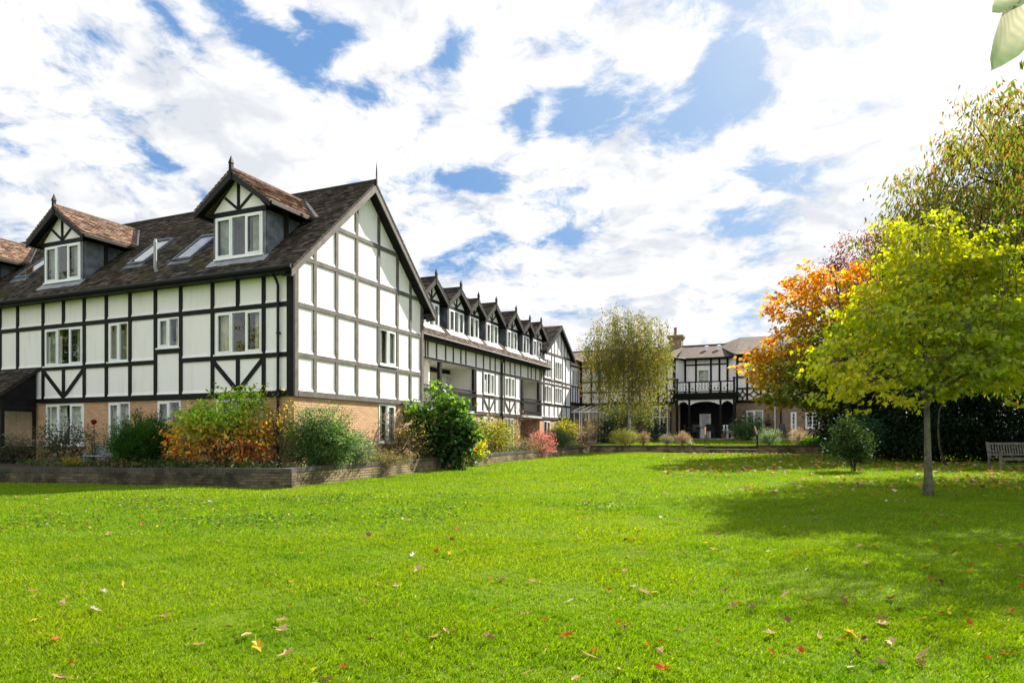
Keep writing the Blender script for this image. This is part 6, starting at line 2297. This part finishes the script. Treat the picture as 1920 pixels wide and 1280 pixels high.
def grass(name, zones, zfun, inside, seed):
    rng = np.random.default_rng(seed)
    cos_, cols_ = [], []
    for (y0, y1, dens, h_, w_, marg) in zones:
        area = 0.75 * (y1 * y1 - y0 * y0) * 1.06 + marg * 2 * (y1 - y0)
        n = int(area * dens)
        y = np.sqrt(rng.random(n) * (y1 * y1 - y0 * y0) + y0 * y0)
        x = (rng.random(n) * 2 - 1) * (0.775 * y + marg)
        # clumping
        y += 0.03 * np.sin(x * 37) * np.sin(y * 29)
        k = inside(x, y)
        x, y = x[k], y[k]
        n = len(x)
        z = zfun(x, y)
        big = n2(x, y, 0.55, 1.0)
        mid = n2(x, y, 2.1, 2.0)
        fine = n2(x, y, 7.0, 3.0)
        hh = h_ * (0.55 + 0.6 * rng.random(n)) * (1 + 0.35 * mid + 0.40 * fine)
        ang = rng.random(n) * 2 * math.pi
        lean = (0.25 + 0.75 * rng.random(n)) * hh
        dxl, dyl = np.cos(ang) * lean, np.sin(ang) * lean
        wa = rng.random(n) * math.pi
        wx, wy = np.cos(wa) * w_ * 0.5, np.sin(wa) * w_ * 0.5
        p = np.zeros((n, 4, 3))
        p[:, 0] = np.stack([x - wx, y - wy, z - 0.004], 1)
        p[:, 1] = np.stack([x + wx, y + wy, z - 0.004], 1)
        p[:, 2] = np.stack([x + wx * 0.7 + dxl * 0.45, y + wy * 0.7 + dyl * 0.45, z + hh * 0.68], 1)
        p[:, 3] = np.stack([x + dxl, y + dyl, z + hh], 1)
        cos_.append(p.reshape(-1, 3))
        t = rng.random((n, 1))
        base = np.array([[0.110, 0.222, 0.004]]) * (1 - t) + np.array([[0.200, 0.300, 0.005]]) * t
        yel = np.clip(0.28 + 1.0 * big + 0.7 * mid + 0.4 * fine, 0, 1)[:, None]
        base = base * (1 - 0.7 * yel) + np.array([[0.235, 0.31, 0.006]]) * 0.7 * yel
        drk = np.clip(-0.05 + 0.8 * n2(x, y, 1.3, 6.0) + 0.9 * n2(x, y, 5.0, 9.0) + 0.5 * fine, 0, 1)[:, None]
        base = base * (1 - 0.6 * drk) + np.array([[0.06, 0.17, 0.004]]) * 0.6 * drk
        dead = rng.random(n) < 0.04
        base[dead] = np.array([0.34, 0.28, 0.10]) * (0.6 + 0.6 * rng.random((dead.sum(), 1)))
        cols_.append(np.clip(base * (1 + rng.normal(0, 0.15, (n, 1))), 0.004, 0.9))
    return tag(raw_mesh(name, np.concatenate(cos_), 4, np.concatenate(cols_), 'grass_blade'), kind='stuff')


grass('grass', [(1.6, 5.0, 10500, 0.027, 0.0036, 1.6), (5.0, 8.5, 5000, 0.030, 0.0052, 2.2), (8.5, 14, 2000, 0.033, 0.0085, 3.0), (14, 23, 760, 0.038, 0.014, 3.5), (23, 41, 300, 0.042, 0.025, 4.0)], np_lawn_z, on_lawn, 5)


def on_upper(x, y):
    du, dv = x - A[0], y - A[1]
    u = du * D1[0] + dv * D1[1]
    v = du * D2[0] + dv * D2[1]
    return (u > BACK_U + 0.3) & (u < VU - 0.6) & (v < -3.5) & (v > -20)


def up_z(x, y):
    u = (x - A[0]) * D1[0] + (y - A[1]) * D1[1]
    return 0.77 + 0.043 * np.clip(u - BACK_U, 0, 10)


grass('upper_grass', [(33, 50, 150, 0.06, 0.03, 1.0)], up_z, on_upper, 8)


# low mixed growth covering the soil of the beds
rng = np.random.default_rng(44)
pts_, cl_ = [], []
for k_ in range(420):
    if rng.random() < 0.35:
        f = rng.random() * 0.9
        px0 = 520 - 520 * f
        u0 = -1.75 + 1.5 * rng.random() ** 1.5
        qx, qy = loc2w(u0, on_u(px0, u0))
    else:
        u0 = -1.5 + 25.5 * rng.random()
        v0 = -1.15 + 2.6 * rng.random() ** 1.3 if u0 > 7.2 else -1.15 + 1.0 * rng.random()
        qx, qy = loc2w(u0, v0)
    m_ = 26
    hh_ = 0.10 + 0.28 * rng.random()
    o_ = rng.normal(0, 1, (m_, 3)) * np.array([0.17, 0.17, hh_ * 0.45])
    o_[:, 2] = np.abs(o_[:, 2])
    pts_.append(np.array([qx, qy, bed_z(qx, qy)]) + o_)
    c_ = pick(rng, 1, [(3, (0.04, 0.09, 0.02)), (2, (0.09, 0.13, 0.035)), (1, (0.18, 0.16, 0.05)), (1, (0.20, 0.10, 0.05)), (1, (0.13, 0.17, 0.07))], 0.2)
    cl_.append(np.clip(c_ * (1 + rng.normal(0, 0.25, (m_, 1))), 0.005, 0.9))
P = np.concatenate(pts_)
co, k = leaves_co(rng, P, 0.05 + 0.07 * rng.random(len(P)), rng.normal(0, 1, (len(P), 3)) + np.array([0, 0, 0.9]), np.array([[0, -0.3, 1.0]]), 'oval')
tag(raw_mesh('ground_cover', co, k, np.concatenate(cl_), 'leaf'), kind='stuff')

# weedy clover patch on the left part of the lawn
rng = np.random.default_rng(15)
n = 15000
x = -8.5 + 7.5 * rng.random(n) + rng.normal(0, 0.4, n)
y = 9.3 + 5.4 * rng.random(n) + rng.normal(0, 0.4, n)
kk = on_lawn(x, y) & (n2(x, y, 1.5, 4.0) + rng.normal(0, 0.25, n) > 0.02)
x2 = 0.2 + 3.6 * rng.random(2500)
y2 = 11.5 + 2.6 * rng.random(2500)
k2 = n2(x2, y2, 1.9, 2.0) + rng.normal(0, 0.2, 2500) > 0.2
x, y = np.concatenate([x[kk], x2[k2]]), np.concatenate([y[kk], y2[k2]])
P = np.stack([x, y, np_lawn_z(x, y) + 0.02 + 0.03 * rng.random(len(x))], 1)
a = rng.random(len(x)) * 2 * math.pi
co, k = leaves_co(rng, P, 0.024 + 0.022 * rng.random(len(x)), np.stack([np.cos(a), np.sin(a), 0.3 + 0 * a], 1), np.array([[0, 0, 1.0]]), 'round', jit=0.4)
tag(raw_mesh('clover', co, k, pick(rng, len(x), [(3, (0.13, 0.22, 0.015)), (3, (0.07, 0.15, 0.012)), (0.5, (0.22, 0.25, 0.03)), (0.8, (0.09, 0.065, 0.025))], 0.2), 'leaf'), kind='stuff')

# litter under the trees: too many to count
n = 3400
rng = np.random.default_rng(16)
y = 14.5 + 22 * rng.random(n) ** 0.8
px = 1240 + 760 * rng.random(n) ** 0.75
x = (px - CX) / F * y
kk = on_lawn(x, y) & (rng.random(n) < np.clip(0.25 + n2(x, y, 0.6, 1.5) + 0.35 * (y > 20), 0.06, 1))
x, y = x[kk], y[kk]
n = len(x)
P = np.stack([x, y, np_lawn_z(x, y) + 0.035 + 0.02 * rng.random(n)], 1)
a = rng.random(n) * 2 * math.pi
co, k = leaves_co(rng, P, 0.09 + 0.07 * rng.random(n), np.stack([np.cos(a), np.sin(a), 0.1 + 0 * a], 1), np.array([[0, 0, 1.0]]), 'maple', fold=0.35, jit=0.5)
tag(raw_mesh('leaf_litter', co, k, pick(rng, n, [(3, (0.34, 0.25, 0.12)), (2, (0.40, 0.20, 0.05)), (1, (0.20, 0.09, 0.035)), (1, (0.42, 0.35, 0.08)), (1, (0.45, 0.38, 0.27))], 0.2), 'dead_leaf'), kind='stuff')


def dead_mesh(name, shape, col, size, curl, seed):
    """one fallen leaf, cupped, with a stalk and a midrib fold"""
    rng_ = np.random.default_rng(seed)
    sh = SHAPES[shape]
    vs, fs, cs = [], [], []
    nl = len(sh)
    mid = [(0.0, 0), (0.28, 0), (0.5, 0), (0.75, 0), (1.0, 0)]
    for a_, b_ in sh:
        z = curl * size * (abs(b_) * 1.3 + (a_ - 0.5) ** 2 * 0.9) + rng_.normal(0, 0.03) * size
        vs.append((size * (a_ - 0.5), size * b_ * 0.9, z))
    o = len(vs)
    vs.append((0, 0, 0.0))
    for i in range(nl):
        fs.append((i, (i + 1) % nl, o))
    o2 = len(vs)
    e = size * 0.45
    vs += [(-size * 0.5, 0.002, 0.01), (-size * 0.5, -0.002, 0.01), (-size * 0.5 - e, 0.004 + e * 0.2, 0.012), (-size * 0.5 - e, 0.001 + e * 0.2, 0.012)]
    fs.append((o2, o2 + 1, o2 + 3, o2 + 2))
    me = bpy.data.meshes.new(name)
    me.from_pydata(vs, [], fs)
    at_ = me.color_attributes.new('Col', 'FLOAT_COLOR', 'POINT')
    for i in range(len(vs)):
        f = 0.75 + 0.5 * rng_.random()
        at_.data[i].color = (col[0] * f, col[1] * f, col[2] * f, 1)
    me.materials.append(MATS['dead_leaf'])
    return me


KINDS_ = [('rust_leaf', 'rust red curled fallen leaf lying on the mown grass', 'rust red fallen leaves on the lawn', [('maple', (0.36, 0.075, 0.012), .062, .35), ('oval', (0.42, 0.13, 0.015), .06, .5), ('oval', (0.28, 0.04, 0.012), .055, .4)], 0.34),
          ('tan_leaf', 'dry pinkish tan fallen leaf lying on the mown grass', 'dry tan fallen leaves on the lawn', [('maple', (0.50, 0.34, 0.18), .075, .4), ('oval', (0.44, 0.29, 0.15), .07, .55), ('long', (0.42, 0.27, 0.13), .10, .5)], 0.30),
          ('yellow_leaf', 'small yellow fallen leaf lying on the mown grass', 'yellow fallen leaves on the lawn', [('oval', (0.52, 0.40, 0.03), .06, .2), ('maple', (0.50, 0.33, 0.03), .07, .25)], 0.12),
          ('brown_leaf', 'dark brown crumpled fallen leaf lying on the mown grass', 'dark brown fallen leaves on the lawn', [('oval', (0.11, 0.055, 0.03), .075, .5), ('maple', (0.14, 0.08, 0.05), .08, .5)], 0.16),
          ('pale_leaf', 'pale grey fallen leaf showing its underside on the mown grass', 'pale fallen leaves on the lawn', [('oval', (0.55, 0.50, 0.42), .06, .3), ('maple', (0.52, 0.47, 0.40), .07, .35)], 0.08)]
meshes_ = {}
for nm, lb, gp, vars_, wgt in KINDS_:
    meshes_[nm] = [dead_mesh(nm, s_, c_, z_, q_, 60 + i) for i, (s_, c_, z_, q_) in enumerate(vars_)]
rng = np.random.default_rng(19)
spots = []
while len(spots) < 295:
    yy = 3.3 + 11.5 * rng.random() ** 1.25
    xx = (rng.random() * 2 - 1) * 0.76 * yy
    if not on_lawn(np.array([xx]), np.array([yy]))[0]:
        continue
    dens = 0.42 + 0.5 * (xx > 0.15 * yy) + 0.2 * (yy < 6)
    if rng.random() < dens:
        spots.append((xx, yy))
wts = np.array([k_[4] for k_ in KINDS_])
for (xx, yy) in spots:
    ki = rng.choice(len(KINDS_), p=wts / wts.sum())
    nm, lb, gp, vars_, _w = KINDS_[ki]
    me = meshes_[nm][rng.integers(len(meshes_[nm]))]
    o = bpy.data.objects.new(nm, me)
    COL.objects.link(o)
    s_ = 0.75 + 0.6 * rng.random()
    o.scale = (s_, s_, s_)
    o.location = (xx, yy, lawn_z(xx, yy) + 0.026 + 0.016 * rng.random())
    o.rotation_euler = (rng.normal(0, 0.35), rng.normal(0, 0.35), rng.random() * 6.28)
    tag(o, lb, 'leaf', gp)
